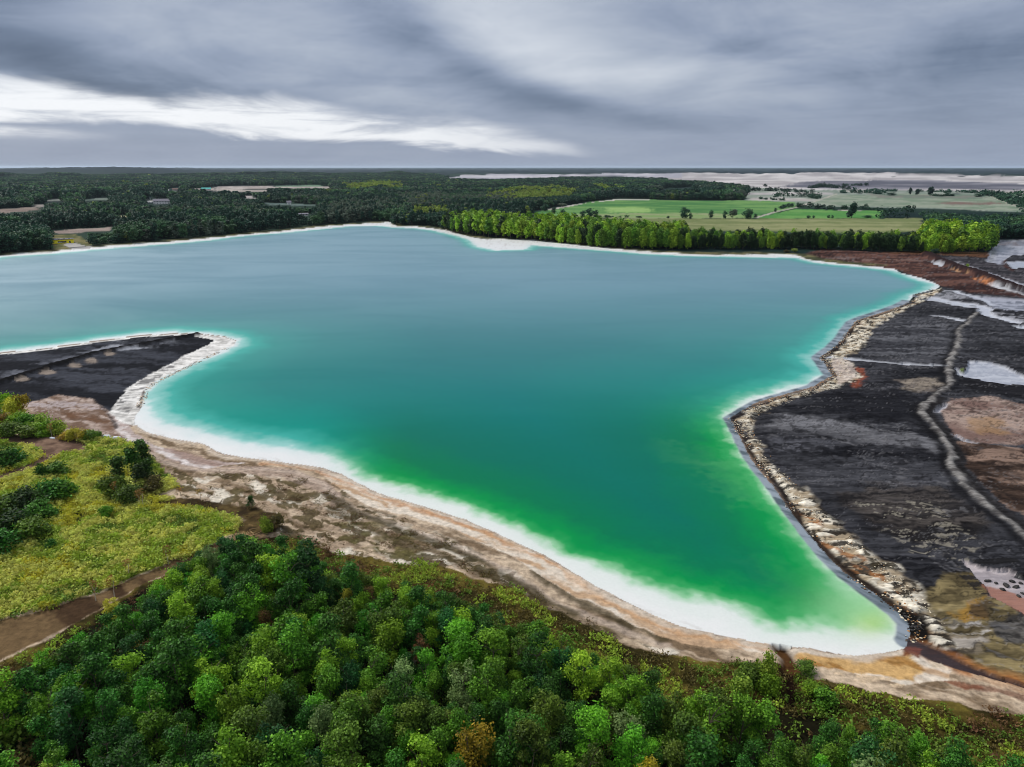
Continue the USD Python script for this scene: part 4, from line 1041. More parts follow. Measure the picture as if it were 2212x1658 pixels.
# ---- shrubs and lone trees on the near left and by the ditch: (name, colour, foot in the photograph, height, width, label)
SHRUBS = [("shrub", "lime", 10, 893, 5.0, 5.0, "yellow-green bush at the left border, rearmost of its thicket"), ("shrub", "yellow", 30, 905, 4.5, 4.5, "yellow bush in the thicket at the left border"), ("small_tree", "golden", 48, 900, 6.0, 3.2, "slim golden tree on top of the left thicket against the dark flat"),
          ("shrub", "ochre", 6, 930, 3.6, 4.0, "orange-yellow bush low at the left border"), ("shrub", "lime", 36, 922, 3.6, 5.0, "round light green bush in the left thicket above the dirt lot"), ("shrub", "green", 62, 925, 3.6, 5.4, "broad green bush in the middle of the left thicket"),
          ("shrub", "meadow_green", 86, 930, 3.6, 5.4, "broad olive-green bush in the right half of the left thicket"), ("shrub", "lime", 104, 936, 3.0, 4.4, "light green bush near the right end of the left thicket"), ("shrub", "meadow_green", 122, 936, 2.8, 4.0, "rightmost bush of the left thicket beside the brown mud"),
          ("shrub", "olive", 20, 944, 3.0, 5.0, "dark olive bush at the foot of the left thicket by the dirt lot"), ("shrub", "olive", 60, 944, 2.6, 5.0, "dark bush at the foot of the left thicket, middle of the lot's edge"), ("shrub", "lime", 95, 944, 1.6, 2.6, "low yellow-green bush at the corner of the dirt lot"),
          ("shrub", "golden", 142, 946, 1.7, 3.0, "small golden bush, leftmost of the yellow row on the lot"), ("shrub", "yellow", 160, 947, 2.3, 3.4, "yellow bush second in the yellow row on the lot"), ("shrub", "golden", 179, 949, 2.6, 3.6, "golden bush, tallest of the yellow row on the lot"),
          ("shrub", "olive", 197, 950, 2.2, 3.2, "dull green bush at the right end of the yellow row"), ("shrub", "green", 212, 944, 1.7, 2.2, "small green bush beside the white debris"),
          ("conifer", "bush_dark", 262, 1045, 6.0, 4.4, "dark tree at the left of the dark clump in the meadow"), ("conifer", "dark_green", 290, 1030, 6.5, 4.6, "tallest dark tree of the clump beside the pale mud"), ("conifer", "bush_dark", 314, 1012, 6.0, 4.0, "dark tree at the rear right of the clump beside the pale mud"),
          ("conifer", "bush_dark", 306, 1058, 5.5, 4.6, "dark tree in front of the clump's tallest tree"), ("conifer", "bush_dark", 322, 1040, 5.0, 4.0, "dark tree at the right edge of the clump, on the shore side"), ("shrub", "olive", 246, 1075, 3.8, 5.0, "brownish olive bush at the front left of the dark clump"), ("shrub", "olive", 280, 1088, 3.0, 4.4, "olive bush at the foot of the dark clump"), ("conifer", "dark_green", 305, 985, 4.0, 4.0, "small green tree at the back of the dark clump"),
          ("small_tree", "straw", 292, 1062, 3.2, 4.0, "small pale tree with a flat crown in front of the dark clump"), ("shrub", "scrub_olive", 330, 1062, 2.6, 4.0, "dry olive bush between the dark clump and the mottled ground"),
          ("shrub", "dark_green", 94, 1030, 2.6, 2.4, "small dark bush at the edge of the dirt track"), ("shrub", "green", 124, 1026, 2.4, 4.6, "green bush in the meadow beside the dirt track"), ("shrub", "dark_green", 8, 1012, 3.4, 5.0, "dark green bush in the meadow left of the track"), ("shrub", "dark_green", 34, 1000, 2.6, 4.6, "green bush in the grass left of the track, nearer the track"),
          ("shrub", "olive", 10, 1120, 3.0, 6.0, "dark olive bush at the left border below the track"), ("shrub", "bush_dark", 62, 1112, 4.0, 6.0, "wide dark bush in the thicket below the track"), ("shrub", "dark_green", 108, 1082, 3.6, 5.6, "dark green bush at the top of the thicket below the track"), ("shrub", "green", 140, 1078, 3.2, 5.0, "brighter green bush at the right end of the thicket below the track"), ("shrub", "dark_green", 96, 1125, 3.2, 5.2, "blue-green bush in front of the thicket below the track"),
          ("shrub", "bush_dark", 28, 1160, 3.6, 6.2, "large dark bush in the lower left of the thicket"), ("shrub", "olive", 70, 1165, 2.8, 5.2, "olive bush at the bottom of the thicket below the track"), ("shrub", "dark_green", -6, 1200, 3.6, 5.6, "dark bush at the left border above the yellow grass"),
          ("shrub", "green", 232, 1118, 2.2, 2.6, "small round green bush alone in the yellow meadow"), ("shrub", "dark_green", 110, 1190, 1.6, 1.8, "tiny dark bush in the middle of the yellow meadow"),
          ("conifer", "bush_dark", 543, 1096, 2.6, 1.8, "small dark fir on the mottled ground by the brown strip"), ("shrub", "meadow_green", 578, 1150, 2.6, 2.2, "pale green sapling at the end of the brown strip"), ("shrub", "scrub_olive", 600, 1140, 2.2, 3.0, "dark scrubby bush at the end of the brown strip"),
          ("shrub", "meadow_green", 1650, 1460, 3.6, 2.6, "tall yellow-green bush left of the ditch, at the orange sand"), ("shrub", "olive", 1618, 1470, 2.2, 3.2, "olive bush at the left foot of the tall bush by the ditch"), ("shrub", "lime", 1662, 1496, 2.6, 2.4, "light green bush between the tall bush and the wood, left of the ditch"), ("shrub", "meadow_green", 1600, 1500, 2.4, 3.4, "green bush below the tall bush, toward the wood"),
          ("shrub", "lime", 1756, 1496, 1.8, 2.4, "light green bush just right of the ditch"), ("shrub", "olive", 1740, 1442, 1.2, 2.4, "low dark bush at the top right of the ditch"), ("shrub", "green", 1780, 1518, 1.8, 3.0, "green bush on the slope right of the ditch"),
          ("shrub", "olive", 40, 1610, 3.4, 5.0, "dry yellowish bush in the bottom left corner"), ("shrub", "ochre", 10, 1580, 2.6, 4.4, "straw-coloured bush at the left border near the bottom"), ("shrub", "scrub_olive", 60, 1680, 3.0, 5.0, "dull bush at the bottom border, leftmost")]
for i, (name, fam, px, py, hgt, wid_, label) in enumerate(SHRUBS):
    x, y = W((px, py), 0.8)[0]
    if name == "shrub":
        kind = ("shrub", fam, i % 2)
        mk = tree_maker(fam, 300 + i, 3.0, 4.0, 0.25, 16, 1500, 0.19, "round", 0.05, 4, lobe_r=0.24)
        s = (wid_ / 4.0, wid_ / 4.0, hgt / 3.0)
    elif name == "conifer":
        kind = ("conifer", fam, i % 2)
        mk = tree_maker(fam, 300 + i, 6.0, 4.0, 0.5, 22, 2600, 0.2, "cone", 0.1, 3)
        s = (wid_ / 4.0, wid_ / 4.0, hgt / 6.0)
    else:
        kind = ("small", fam)
        mk = tree_maker(fam, 300 + i, 5.0, 3.4, 1.5, 9, 1100, 0.19, "round", 0.06, 4, BIRCH)
        s = (wid_ / 3.4, wid_ / 3.4, hgt / 5.0)
    plant(kind, name, mk, (x, y, ground_z(x, y) - 0.05), rng.uniform(0, 360), s, label, "bush" if name == "shrub" else "tree")
# young birches with pale stems
for px, py, hgt, label in ((310, 1098, 3.4, "pale-stemmed young birch at the brown strip, right of three"), (303, 1097, 3.0, "pale-stemmed young birch at the brown strip, middle of three"), (254, 1083, 3.6, "pale-stemmed young birch standing left of the others"), (112, 943, 3.0, "bare pale stem leaning beside the left thicket"), (433, 1080, 2.0, "thin bare sapling on the mottled ground"), (390, 1070, 1.6, "short bare sapling left on the mottled ground"),
                           (208, 1302, 3.0, "white-stemmed sapling on the dirt strip, left one"), (248, 1293, 3.2, "white-stemmed sapling on the dirt strip, right one"), (365, 1225, 3.0, "pale sapling at the meadow's lower edge"), (280, 1250, 2.6, "thin pale sapling at the meadow's edge beside the dirt strip")):
    x, y = W((px, py), 0.7)[0]
    plant(("birch",), "young_birch", tree_maker("ochre", 77, 3.0, 1.3, 1.3, 6, 130, 0.12, "column", 0.06, 4, BIRCH), (x, y, ground_z(x, y) - 0.03), rng.uniform(0, 360), (1, 1, hgt / 3.0), label, "tree")


# ---- grass of the meadow and the scrub of the slope: uncountable
def tuft(seed, n, wid_, hgt, size):
    rg = np.random.default_rng(seed)
    p = np.stack([rg.normal(0, wid_ * 0.4, n), rg.normal(0, wid_ * 0.4, n), hgt * rg.uniform(0.15, 1.0, n) ** 0.8], 1)
    nn = np.stack([rg.normal(size=n), rg.normal(size=n), 0.5 * rg.normal(size=n) + 0.6], 1)
    nn /= np.linalg.norm(nn, axis=1, keepdims=True)
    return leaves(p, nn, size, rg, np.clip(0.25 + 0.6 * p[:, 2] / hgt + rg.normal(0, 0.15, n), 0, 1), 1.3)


def scatter(name, protos, pts, scales, idx, label, cat, kind="stuff"):
    pi = UsdGeom.PointInstancer.Define(stage, "/World/" + numbered(name))
    base = str(pi.GetPath())
    for k, p in enumerate(protos):
        p(f"{base}/{name}_kind_{k:03d}")
        pi.GetPrototypesRel().AddTarget(f"{base}/{name}_kind_{k:03d}")
    n = len(pts)
    pi.CreateProtoIndicesAttr(Vt.IntArray.FromNumpy(np.asarray(idx, np.int32)))
    pi.CreatePositionsAttr(Vt.Vec3fArray.FromNumpy(np.asarray(pts, np.float32)))
    pi.CreateScalesAttr(Vt.Vec3fArray.FromNumpy(np.asarray(scales, np.float32)))
    a = rng.uniform(0, math.pi, n)
    qq = Vt.QuathArray([Gf.Quath(math.cos(t), 0, 0, math.sin(t)) for t in a])
    pi.CreateOrientationsAttr(qq)
    tag(pi, label, cat, kind=kind)
    return pi


def proto_tuft(fam, seed, n, w_, h_, size):
    def go(path):
        mesh_tint(path, tuft(seed, n, w_, h_, size), leaf_material(fam))
    return go


def cover(poly, n_tries, spacing, box, h=0.8, avoid=()):
    """points spread over a region traced on the photograph"""
    g = np.random.default_rng(len(poly) * 31)
    nx, ny = int((box[1] - box[0]) / spacing), int((box[3] - box[2]) / spacing)
    xs, ys = np.meshgrid(np.linspace(box[0], box[1], nx), np.linspace(box[2], box[3], ny))
    p = np.stack([xs.ravel(), ys.ravel()], 1) + g.uniform(-0.5, 0.5, (nx * ny, 2)) * spacing
    sh = shapely.Polygon(W(poly, h)).buffer(0)
    wp = np.stack([fbm2(p / 4, 3, 5), fbm2(p / 4, 3, 6)], 1) - 0.5
    k = shapely.contains_xy(sh, *(p + 5 * wp).T)
    for a in avoid:
        k &= ~shapely.contains_xy(shapely.Polygon(W(a, h)).buffer(0), *p.T)
    px, py = PJ(p[:, 0], p[:, 1], 0.5)
    return p[k & (px > -40) & (px < 2260) & (py < 1700)]


mp = cover(MEADOW, 0, 0.62, (-130, 0, 60, 190), avoid=(ROAD, [(270, 1078), (333, 1090), (400, 1080), (533, 1097), (612, 1117), (596, 1155), (540, 1168), (500, 1160), (526, 1130), (517, 1122), (450, 1098), (340, 1096)]))
mz = np.array([ground_z(*p) for p in mp])
mn = fbm2(mp / 7, 3, 41)
mn2 = fbm2(mp / 2.2, 2, 42)
mi = np.select([mn2 + 0.3 * (mn - 0.5) > 0.56, mn > 0.56, mn < 0.34], [0, 1, 3], 2)
keep = mn2 > 0.25
sc = rng.uniform(0.7, 1.35, (len(mp), 1)) * np.where(mi == 3, 0.8, 1.0)[:, None] * np.ones((1, 3))
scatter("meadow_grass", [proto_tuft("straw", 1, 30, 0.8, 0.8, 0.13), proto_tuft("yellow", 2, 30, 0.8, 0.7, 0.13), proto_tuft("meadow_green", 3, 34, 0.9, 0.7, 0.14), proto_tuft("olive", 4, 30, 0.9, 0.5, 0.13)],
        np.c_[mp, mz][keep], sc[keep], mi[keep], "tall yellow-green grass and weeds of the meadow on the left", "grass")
sp_ = cover(SCRUB, 0, 0.85, (-90, 120, 55, 165), avoid=([(1686, 1390), (1704, 1400), (1720, 1430), (1718, 1520), (1700, 1520), (1702, 1430)],))
spx, spy = PJ(sp_[:, 0], sp_[:, 1], 0.8)
inw_ = shapely.contains_xy(shapely.Polygon(WOOD), spx, spy)
sp_ = sp_[~inw_ | (rng.uniform(size=len(sp_)) < 0.35)]
sn = fbm2(sp_ / 6, 3, 43)
si = np.select([sn > 0.60, sn > 0.5, sn < 0.38], [3, 0, 1], 2)
sz = np.array([ground_z(*p) for p in sp_])
ss = rng.uniform(0.5, 1.3, (len(sp_), 1)) * np.ones((1, 3))
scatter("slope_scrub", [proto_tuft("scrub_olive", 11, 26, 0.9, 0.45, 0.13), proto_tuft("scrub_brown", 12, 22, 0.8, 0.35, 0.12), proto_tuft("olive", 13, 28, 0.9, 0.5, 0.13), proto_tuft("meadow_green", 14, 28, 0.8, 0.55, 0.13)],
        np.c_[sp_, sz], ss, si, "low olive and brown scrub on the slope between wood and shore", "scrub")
bk = cover(MOTTLE, 0, 0.8, (-60, 60, 55, 165), h=0.6)
bn = fbm2(np.c_[bk[:, 0] * 0.35 + bk[:, 1] * 0.25, -bk[:, 0] * 0.2 + bk[:, 1] * 0.5], 3, 44)
bk = bk[bn > 0.54]
scatter("bank_scrub", [proto_tuft("scrub_brown", 21, 20, 0.7, 0.25, 0.09), proto_tuft("scrub_olive", 22, 22, 0.8, 0.35, 0.1)], [[*q_, ground_z(*q_)] for q_ in bk], rng.uniform(0.4, 1.1, (len(bk), 1)) * np.ones((1, 3)), rng.choice(2, len(bk)), "sparse dry weeds on the mottled ground above the beach", "weeds")
# undergrowth that fills the gaps between the trees of the wood
if WOOD_REST:
    wf_ = sorted(set(t_[1] for t_ in WOOD_REST))
    scatter("wood", [(lambda path, f_=f_: (UsdGeom.Xform.Define(stage, path), usdkit.mesh(stage, path + "/trunk", trunk(3, 8.6, 0.13, 4.2), BARK, smooth=True), mesh_tint(path + "/crown", crown(61 + len(f_), 10.0, 4.2, 2.0, 22, 3600, 0.15, "round", 0.2), leaf_material(f_)))) for f_ in wf_],
            [[t_[3], t_[4], ground_z(t_[3], t_[4]) - 0.1] for t_ in WOOD_REST], [[t_[5] / 10] * 3 for t_ in WOOD_REST], [wf_.index(t_[1]) for t_ in WOOD_REST], "close green crowns along the far side of the near wood", "wood")
ug = cover(WOODT, 0, 2.2, (-100, 110, 40, 170), h=2.5)
uz = np.array([ground_z(*p) for p in ug])
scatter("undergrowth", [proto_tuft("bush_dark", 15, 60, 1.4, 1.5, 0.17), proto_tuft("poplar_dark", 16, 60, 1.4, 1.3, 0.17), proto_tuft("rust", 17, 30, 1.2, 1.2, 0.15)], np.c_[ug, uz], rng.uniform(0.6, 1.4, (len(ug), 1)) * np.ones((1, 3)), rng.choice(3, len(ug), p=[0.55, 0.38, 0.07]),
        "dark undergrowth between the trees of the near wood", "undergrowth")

# ---- the belt of tall trees along the far shore
BELT = [(958, 498), (985, 505), (1024, 511), (1087, 516), (1200, 525), (1304, 536), (1400, 541), (1500, 542), (1600, 542), (1740, 542), (1810, 544), (1900, 547), (1990, 550), (2060, 551), (2128, 549), (2148, 541), (2140, 530), (2080, 526),
        (2000, 520), (1980, 536), (1900, 535), (1800, 536), (1700, 533), (1600, 530), (1474, 527), (1370, 520), (1300, 514), (1220, 503), (1137, 498), (1060, 492), (1000, 488), (966, 490)]
belt_w = shapely.Polygon(W(BELT))
shapely.prepare(belt_w)
x0, y0, x1, y1 = belt_w.bounds
bpts = []
for _ in range(40000):
    x, y = rng.uniform(x0, x1), rng.uniform(y0, y1)
    if shapely.contains_xy(belt_w, x, y) and all((x - a) ** 2 + (y - b) ** 2 > 4.1 ** 2 for a, b in bpts):
        bpts.append((x, y))
bpts.sort(key=lambda p: math.hypot(*p))
bprot = {}


def belt_maker(fam, k):
    return tree_maker(fam, 500 + k * 7 + len(fam), 18.0, 8.0, 1.2, 26, 1500, 0.62, "column", 0.25, 4, lobe_r=0.22)


def belt_family(px, py):
    u = rng.uniform()
    if 1000 < px < 1480:
        return "poplar_bright" if u < (0.62 if py < 525 else 0.45) else "poplar_green" if u < 0.9 else "poplar_dark"
    if px >= 1990:
        return "poplar_bright" if u < 0.72 else "poplar_green"
    if 1480 <= px < 1680:
        return "poplar_green" if u < 0.55 else "poplar_dark" if u < 0.85 else "poplar_bright"
    return "poplar_dark" if u < 0.62 else "poplar_green" if u < 0.9 else "poplar_bright"


rest = []
BW = {"poplar_bright": "bright yellow-green", "poplar_green": "fresh green", "poplar_dark": "dark green"}
for i, (x, y) in enumerate(bpts):
    px, py = PJ(x, y, 0)
    fam = belt_family(px, py)
    k = int(rng.integers(2))
    hs = rng.uniform(0.68, 1.1) * (0.75 if px > 1990 and py > 545 else 1.0) * (0.85 if px < 1020 else 0.9 if px < 1480 else 0.66 if px < 1990 else 0.9)
    s = (hs * rng.uniform(0.9, 1.15),) * 2 + (hs,)
    where = "behind the white shoal" if px < 1260 else "below the green field" if px < 1680 else "above the brown flat" if px < 1990 else "right end clump"
    if i < 300:
        plant(("belt", fam, k), "tall_tree", belt_maker(fam, k), (x, y, ground_z(x, y)), rng.uniform(0, 360), s, f"{BW[fam]} tall tree in the far shore belt, {where}", "tree", f"{BW[fam]} trees of the far shore belt, {where}")
    else:
        rest.append((x, y, fam, s))


# ---- the forests of the far country
def far_proto(fam, seed, shape, h, w, n, size):
    def go(path):
        UsdGeom.Xform.Define(stage, path)
        usdkit.mesh(stage, path + "/trunk", tube([(0, 0, -0.5), (0, 0, h * 0.7)], [0.22, 0.1], 4), BARK)
        mesh_tint(path + "/crown", crown(seed, h, w, 1.0, 12, n, size, shape, 0.27), leaf_material(fam))
    return go


FORESTP = [(-420, 640), (-200, 590), (0, 549), (60, 545), (120, 541), (180, 534), (240, 529), (300, 524), (400, 516), (480, 509), (580, 499), (700, 486.5), (760, 482), (820, 478), (846, 480), (848, 486.5), (897, 488.5), (934, 490), (958, 496), (985, 489), (1060, 483), (1150, 468), (1190, 450), (1270, 437), (1337, 430),
           (1474, 434), (1606, 434), (1618, 424), (1602, 408), (1524, 392), (1474, 386), (1237, 383.5), (1070, 389), (966, 387.5), (930, 380), (700, 379), (300, 379), (-420, 379)]
RIGHTP = [(1896, 474), (1992, 473), (1998, 500), (2005, 518), (2085, 526), (2150, 524), (2160, 519), (2240, 519), (2500, 540), (2500, 500), (2212, 486), (2100, 480), (1995, 473)]
LIMES = [[(800, 394), (858, 396), (858, 410), (800, 408)], [(745, 400), (800, 398), (800, 410), (750, 412)], [(1050, 418), (1120, 408), (1200, 405), (1240, 414), (1235, 424), (1100, 432), (1050, 430)], [(1287, 400), (1340, 408), (1340, 414), (1290, 411)], [(893, 447), (965, 447), (965, 462), (893, 464)], [(900, 428), (925, 420), (925, 440), (900, 445)]]
GREYS = [[(860, 420), (960, 420), (975, 440), (940, 452), (870, 445)], [(1050, 425), (1110, 415), (1110, 432), (1050, 438)], [(700, 480), (720, 440), (850, 430), (850, 450)]]
CLEAR = [shapely.Polygon(f).buffer(0.6) for f in FIELDS] + [shapely.Polygon(f) for f in (
    [(114, 514), (161, 512), (184, 532), (205, 537), (150, 540), (134, 531)], [(333, 431), (366, 431), (366, 444), (333, 444)], [(314, 425), (332, 425), (332, 432), (314, 432)], [(320, 434), (334, 434), (334, 440), (320, 440)],
    [(260, 407), (270, 407), (270, 413), (260, 413)], [(354, 409), (392, 404), (392, 415), (354, 416)], [(435, 406), (456, 406), (456, 416), (435, 416)], [(644, 463), (668, 463), (668, 467.5), (644, 467.5)], [(620, 437), (630, 437), (630, 443), (620, 443)], [(1420, 410), (1500, 404), (1502, 409), (1425, 414)], [(293, 433), (300, 433), (300, 440), (293, 440)])]
CLEARU = shapely.union_all(CLEAR)
shapely.prepare(CLEARU)


def forest_points(polyP, spacing, r0, r1, hgt, seed):
    g = np.random.default_rng(seed)
    poly = shapely.Polygon(W(polyP)).buffer(0)
    bx = poly.bounds
    bx = (max(bx[0], -r1), max(bx[1], 0), min(bx[2], r1), min(bx[3], r1))
    nx, ny = int((bx[2] - bx[0]) / spacing), int((bx[3] - bx[1]) / spacing)
    gx, gy = np.meshgrid(np.arange(nx), np.arange(ny))
    p = np.stack([bx[0] + gx.ravel() * spacing, bx[1] + gy.ravel() * spacing], 1) + g.uniform(-0.48, 0.48, (nx * ny, 2)) * spacing
    r = np.hypot(*p.T)
    px, py = PJ(p[:, 0], p[:, 1], 0)
    p = p[(r > r0) & (r < r1) & (px > -60) & (px < 2270)]
    p = p[shapely.contains_xy(poly, *p.T)]
    ok = []
    for tall in (hgt, 0.55 * hgt):
        k = np.ones(len(p), bool)
        for hh in np.linspace(0, 0.98, 7):
            for dx in (-0.3 * hgt, 0.3 * hgt):
                px, py = PJ(p[:, 0] + dx, p[:, 1], tall * hh)
                k &= ~shapely.contains_xy(CLEARU, px, py)
        ok.append(k)
    keep_ = ok[0] | ok[1]
    return p[keep_], np.where(ok[0], 1.0, 0.52)[keep_]


FARK = ["far_dark", "pine", "far_green", "far_lime", "far_grey"]


def far_family(p, seed):
    g = np.random.default_rng(seed)
    px, py = PJ(p[:, 0], p[:, 1], 9)
    n1 = fbm2(p / 70, 3, 71)
    n2 = fbm2(p / 260, 3, 72)
    u = g.uniform(size=len(p))
    k = np.where(n2 + 0.25 * (u - 0.5) > 0.52, 1, 0)
    k = np.where((n1 > 0.55) & (u < 0.7), 2, k)
    k = np.where((n1 > 0.64) & (u < 0.35), 4, k)
    k = np.where(u > 0.992, 3, k)
    for L in LIMES:
        k = np.where(shapely.contains_xy(shapely.Polygon(L), px, py) & (u < 0.85), 3, k)
    for L in GREYS:
        k = np.where(shapely.contains_xy(shapely.Polygon(L), px, py) & (u < 0.4), 4, k)
    return k


(f1, h1), (f2, h2) = forest_points(FORESTP, 6.2, 500, 1500, 14, 1), forest_points(RIGHTP, 6.0, 300, 1500, 16, 2)
fp, fh = np.vstack([f1, f2]), np.concatenate([h1, h2])
fk = far_family(fp, 3)
fpx, fpy = PJ(fp[:, 0], fp[:, 1], 0)
right_side = fpx > 1800
fk = np.where(right_side, np.where(rng.uniform(size=len(fp)) < 0.75, 0, 2), fk)
order = np.argsort(np.hypot(*fp.T))
FN = {0: ("dark green", "far_dark", "round"), 1: ("blackish green", "pine", "cone"), 2: ("mid green", "far_green", "round"), 3: ("yellow-green", "far_lime", "round"), 4: ("greyish green", "far_grey", "round")}
fscale = np.stack([rng.uniform(0.75, 1.25, len(fp)) * np.where(fh < 1, 0.75, 1)] * 2 + [rng.uniform(0.6, 1.12, len(fp)) * fh], 1)
count = 0
for i in order:
    if count >= 300:
        break
    x, y = fp[i]
    word, fam, shape = FN[int(fk[i])]
    px = fpx[i]
    where = "by the yellow building" if px < 260 else "on the far left shore" if px < 840 else "on the wooded point across the lake" if px < 1300 else "in the dark wood right of the fields"
    plant(("far", int(fk[i])), "distant_tree", tree_maker(fam, 600 + int(fk[i]), 13.0, 7.4, 0.8, 14, 650, 0.72, shape, 0.2, 3), (x, y, ground_z(x, y)), rng.uniform(0, 360), fscale[i], f"{word} tree {where}, first row above the water" if px < 1800 else f"{word} tree {where}", "tree", f"{word} trees {where}")
    count += 1
others = order[count:]
tt = np.array([[x, y, ground_z(x, y)] for x, y in fp[others]])
if rest:
    tt = np.vstack([tt, [[a, b, ground_z(a, b)] for a, b, _, _ in rest]])
    ks = np.concatenate([fk[others], [5 + list(BW).index(f) for _, _, f, _ in rest]])
    ts = np.vstack([fscale[others], [np.array(s) * 1.3 for _, _, _, s in rest]])
else:
    ks, ts = fk[others], fscale[others]
scatter("forest", [far_proto(FN[k][1], 700 + k, FN[k][2], 13.0, 7.4, 300, 1.0) for k in range(5)] + [far_proto(f, 720, "column", 14.0, 6.4, 500, 0.8) for f in BW], tt, ts, ks, "mixed dark forest covering the country beyond the lake", "forest")


def clump_proto(fam, seed):
    def go(path):
        g = np.random.default_rng(seed)
        out, tn, o = [], [], 0
        Vs, Fs = [], []
        for k in range(8):
            a, r = g.uniform(0, 6.28), 13 * math.sqrt(g.uniform())
            hh = g.uniform(9, 15)
            v, f, t = crown(seed * 50 + k, hh, 8.5, 1.0, 6, 60, 2.0, "round", 0.3)
            v = v + np.array([r * math.cos(a), r * math.sin(a), 0])
            Vs.append(v); Fs.append(f + o); tn.append(np.clip(t + g.uniform(-0.15, 0.15), 0, 1)); o += len(v)
        mesh_tint(path, (np.vstack(Vs), np.vstack(Fs), np.concatenate(tn)), leaf_material(fam))
    return go


cp_, ch_ = forest_points(FORESTP, 21, 1500, 5200, 13, 5)
ck = far_family(cp_, 6)
cz = np.array([[x, y, ground_z(x, y)] for x, y in cp_])
scatter("distant_forest", [clump_proto(FN[k][1], 40 + k) for k in range(5)], cz, rng.uniform(0.85, 1.2, (len(cp_), 1)) * np.stack([np.ones(len(cp_))] * 2 + [ch_], 1), ck, "dark forest that runs on to the horizon", "forest")
COUNTS = ("wood", n_wood, "belt", len(bpts), "far", len(fp), "clumps", len(cp_), "meadow", len(mp), "scrub", len(sp_), "under", len(ug))


# ------------------------------------------------------------------ buildings across the lake
def plain(path, c, rough_=0.8, n=0.12, scale=1.5, metal=0.0):
    s = Nodes()
    pos = s.add("texture_coordinate") + ".object"
    v = s.noise(pos, scale, 5.0, 0.65)
    f = s.m("add", 1.0, s.m("multiply", s.m("subtract", v, 0.5), n * 2))
    c_ = s.mix(1.0, tuple(lin(c)), s.add("combine_xyz", x=f, y=f, z=f) + ".vector", "multiply")
    p = s.add("principled_bsdf", base_color=c_, roughness=rough_, metallic=metal)
    return s.done(path, surface=p + ".BSDF")


def box(x0_, x1_, y0_, y1_, z0_, z1_):
    b = trimesh.creation.box((x1_ - x0_, y1_ - y0_, z1_ - z0_))
    b.apply_translation(((x0_ + x1_) / 2, (y0_ + y1_) / 2, (z0_ + z1_) / 2))
    return np.array(b.vertices), np.array(b.faces)


PLASTER_Y, PLASTER_W = plain("yellow_plaster", (252, 232, 44)), plain("white_plaster", (214, 210, 204))
ROOF_G, ROOF_D, ROOF_T, ROOF_R = plain("grey_roof", (104, 100, 112), 0.7, 0.2), plain("dark_roof", (58, 62, 72), 0.6, 0.2), plain("turquoise_sheet", (50, 176, 166), 0.4, 0.1), plain("brown_roof", (112, 84, 74), 0.8, 0.2)
GLASS, FRAME, PANEL, CONC = plain("window_glass", (22, 26, 32), 0.08, 0.02), plain("window_frame", (214, 214, 212), 0.5, 0.05), plain("solar_glass", (62, 84, 110), 0.15, 0.1), plain("concrete", (150, 146, 140), 0.9, 0.2)


def part(parent, name, vf, mat):
    p = str(parent.GetPath())
    k = 0
    path = f"{p}/{name}"
    while stage.GetPrimAtPath(path):
        k += 1
        path = f"{p}/{name}_{k:03d}"
    return usdkit.mesh(stage, path, vf, mat).GetPrim()


def window(parent, x, z, w, h, y, mat=None):
    f = part(parent, "window", joined([box(x, x + w, y - 0.07, y - 0.003, z, z + 0.1), box(x, x + w, y - 0.07, y - 0.003, z + h - 0.1, z + h), box(x, x + 0.1, y - 0.07, y - 0.003, z + 0.1, z + h - 0.1), box(x + w - 0.1, x + w, y - 0.07, y - 0.003, z + 0.1, z + h - 0.1)]), mat or FRAME)
    part(f, "pane", box(x + 0.1, x + w - 0.1, y - 0.045, y - 0.006, z + 0.1, z + h - 0.1), GLASS)


# the yellow lakeside building
A0, A1 = W((113, 528), 0.8)[0], W((160, 525.5), 0.8)[0]
ang = math.degrees(math.atan2(A1[1] - A0[1], A1[0] - A0[0]))
L = float(np.linalg.norm(A1 - A0))
by = xf("/World/lakeside_building", (A0[0], A0[1], 0.5), ang)
tag(by, "long flat-roofed yellow building with a dark window band on the far left shore", "building")
part(by, "wall", joined([box(0, L, 0, 7, 0, 0.9), box(0, L * 0.27, 0, 7, 0.9, 2.3), box(L * 0.66, L, 0, 7, 0.9, 2.3), box(L * 0.27, L * 0.66, 0.9, 7, 0.9, 2.3), box(0, L, 0, 7, 2.3, 3.5)]), PLASTER_Y)
for k in range(6):
    x0_ = L * 0.27 + k * (L * 0.39) / 6
    f = part(by, "window", joined([box(x0_ + 0.02, x0_ + 0.1, 0.72, 0.88, 0.92, 2.28), box(x0_ + L * 0.065 - 0.1, x0_ + L * 0.065 - 0.02, 0.72, 0.88, 0.92, 2.28), box(x0_ + 0.1, x0_ + L * 0.065 - 0.1, 0.72, 0.88, 2.2, 2.28)]), FRAME)
    part(f, "pane", box(x0_ + 0.1, x0_ + L * 0.065 - 0.1, 0.78, 0.84, 0.92, 2.2), GLASS)
part(by, "railing", joined([box(L * 0.23, L * 0.45, -0.12, -0.02, 1.0, 1.35)]), FRAME)
part(by, "door", box(L * 0.78, L * 0.78 + 1.1, -0.05, -0.004, 0.1, 2.2), ROOF_D)
rf = part(by, "roof", box(-1.6, L + 0.3, -0.5, 7.6, 3.5, 3.8), ROOF_G)
for k in range(9):
    part(rf, "solar_panel", (lambda v: (v[0] + np.array([0, 0, 0]) , v[1]))((box(-1.2 + k * (L + 1.2) / 9, -1.2 + k * (L + 1.2) / 9 + L / 9 - 0.2, 0.4, 2.4, 3.9, 4.0 + 0.25 * (k % 2)))), PANEL)
part(by, "plinth", box(-0.2, L + 0.2, -0.2, 7.2, -0.8, 0.0), CONC)
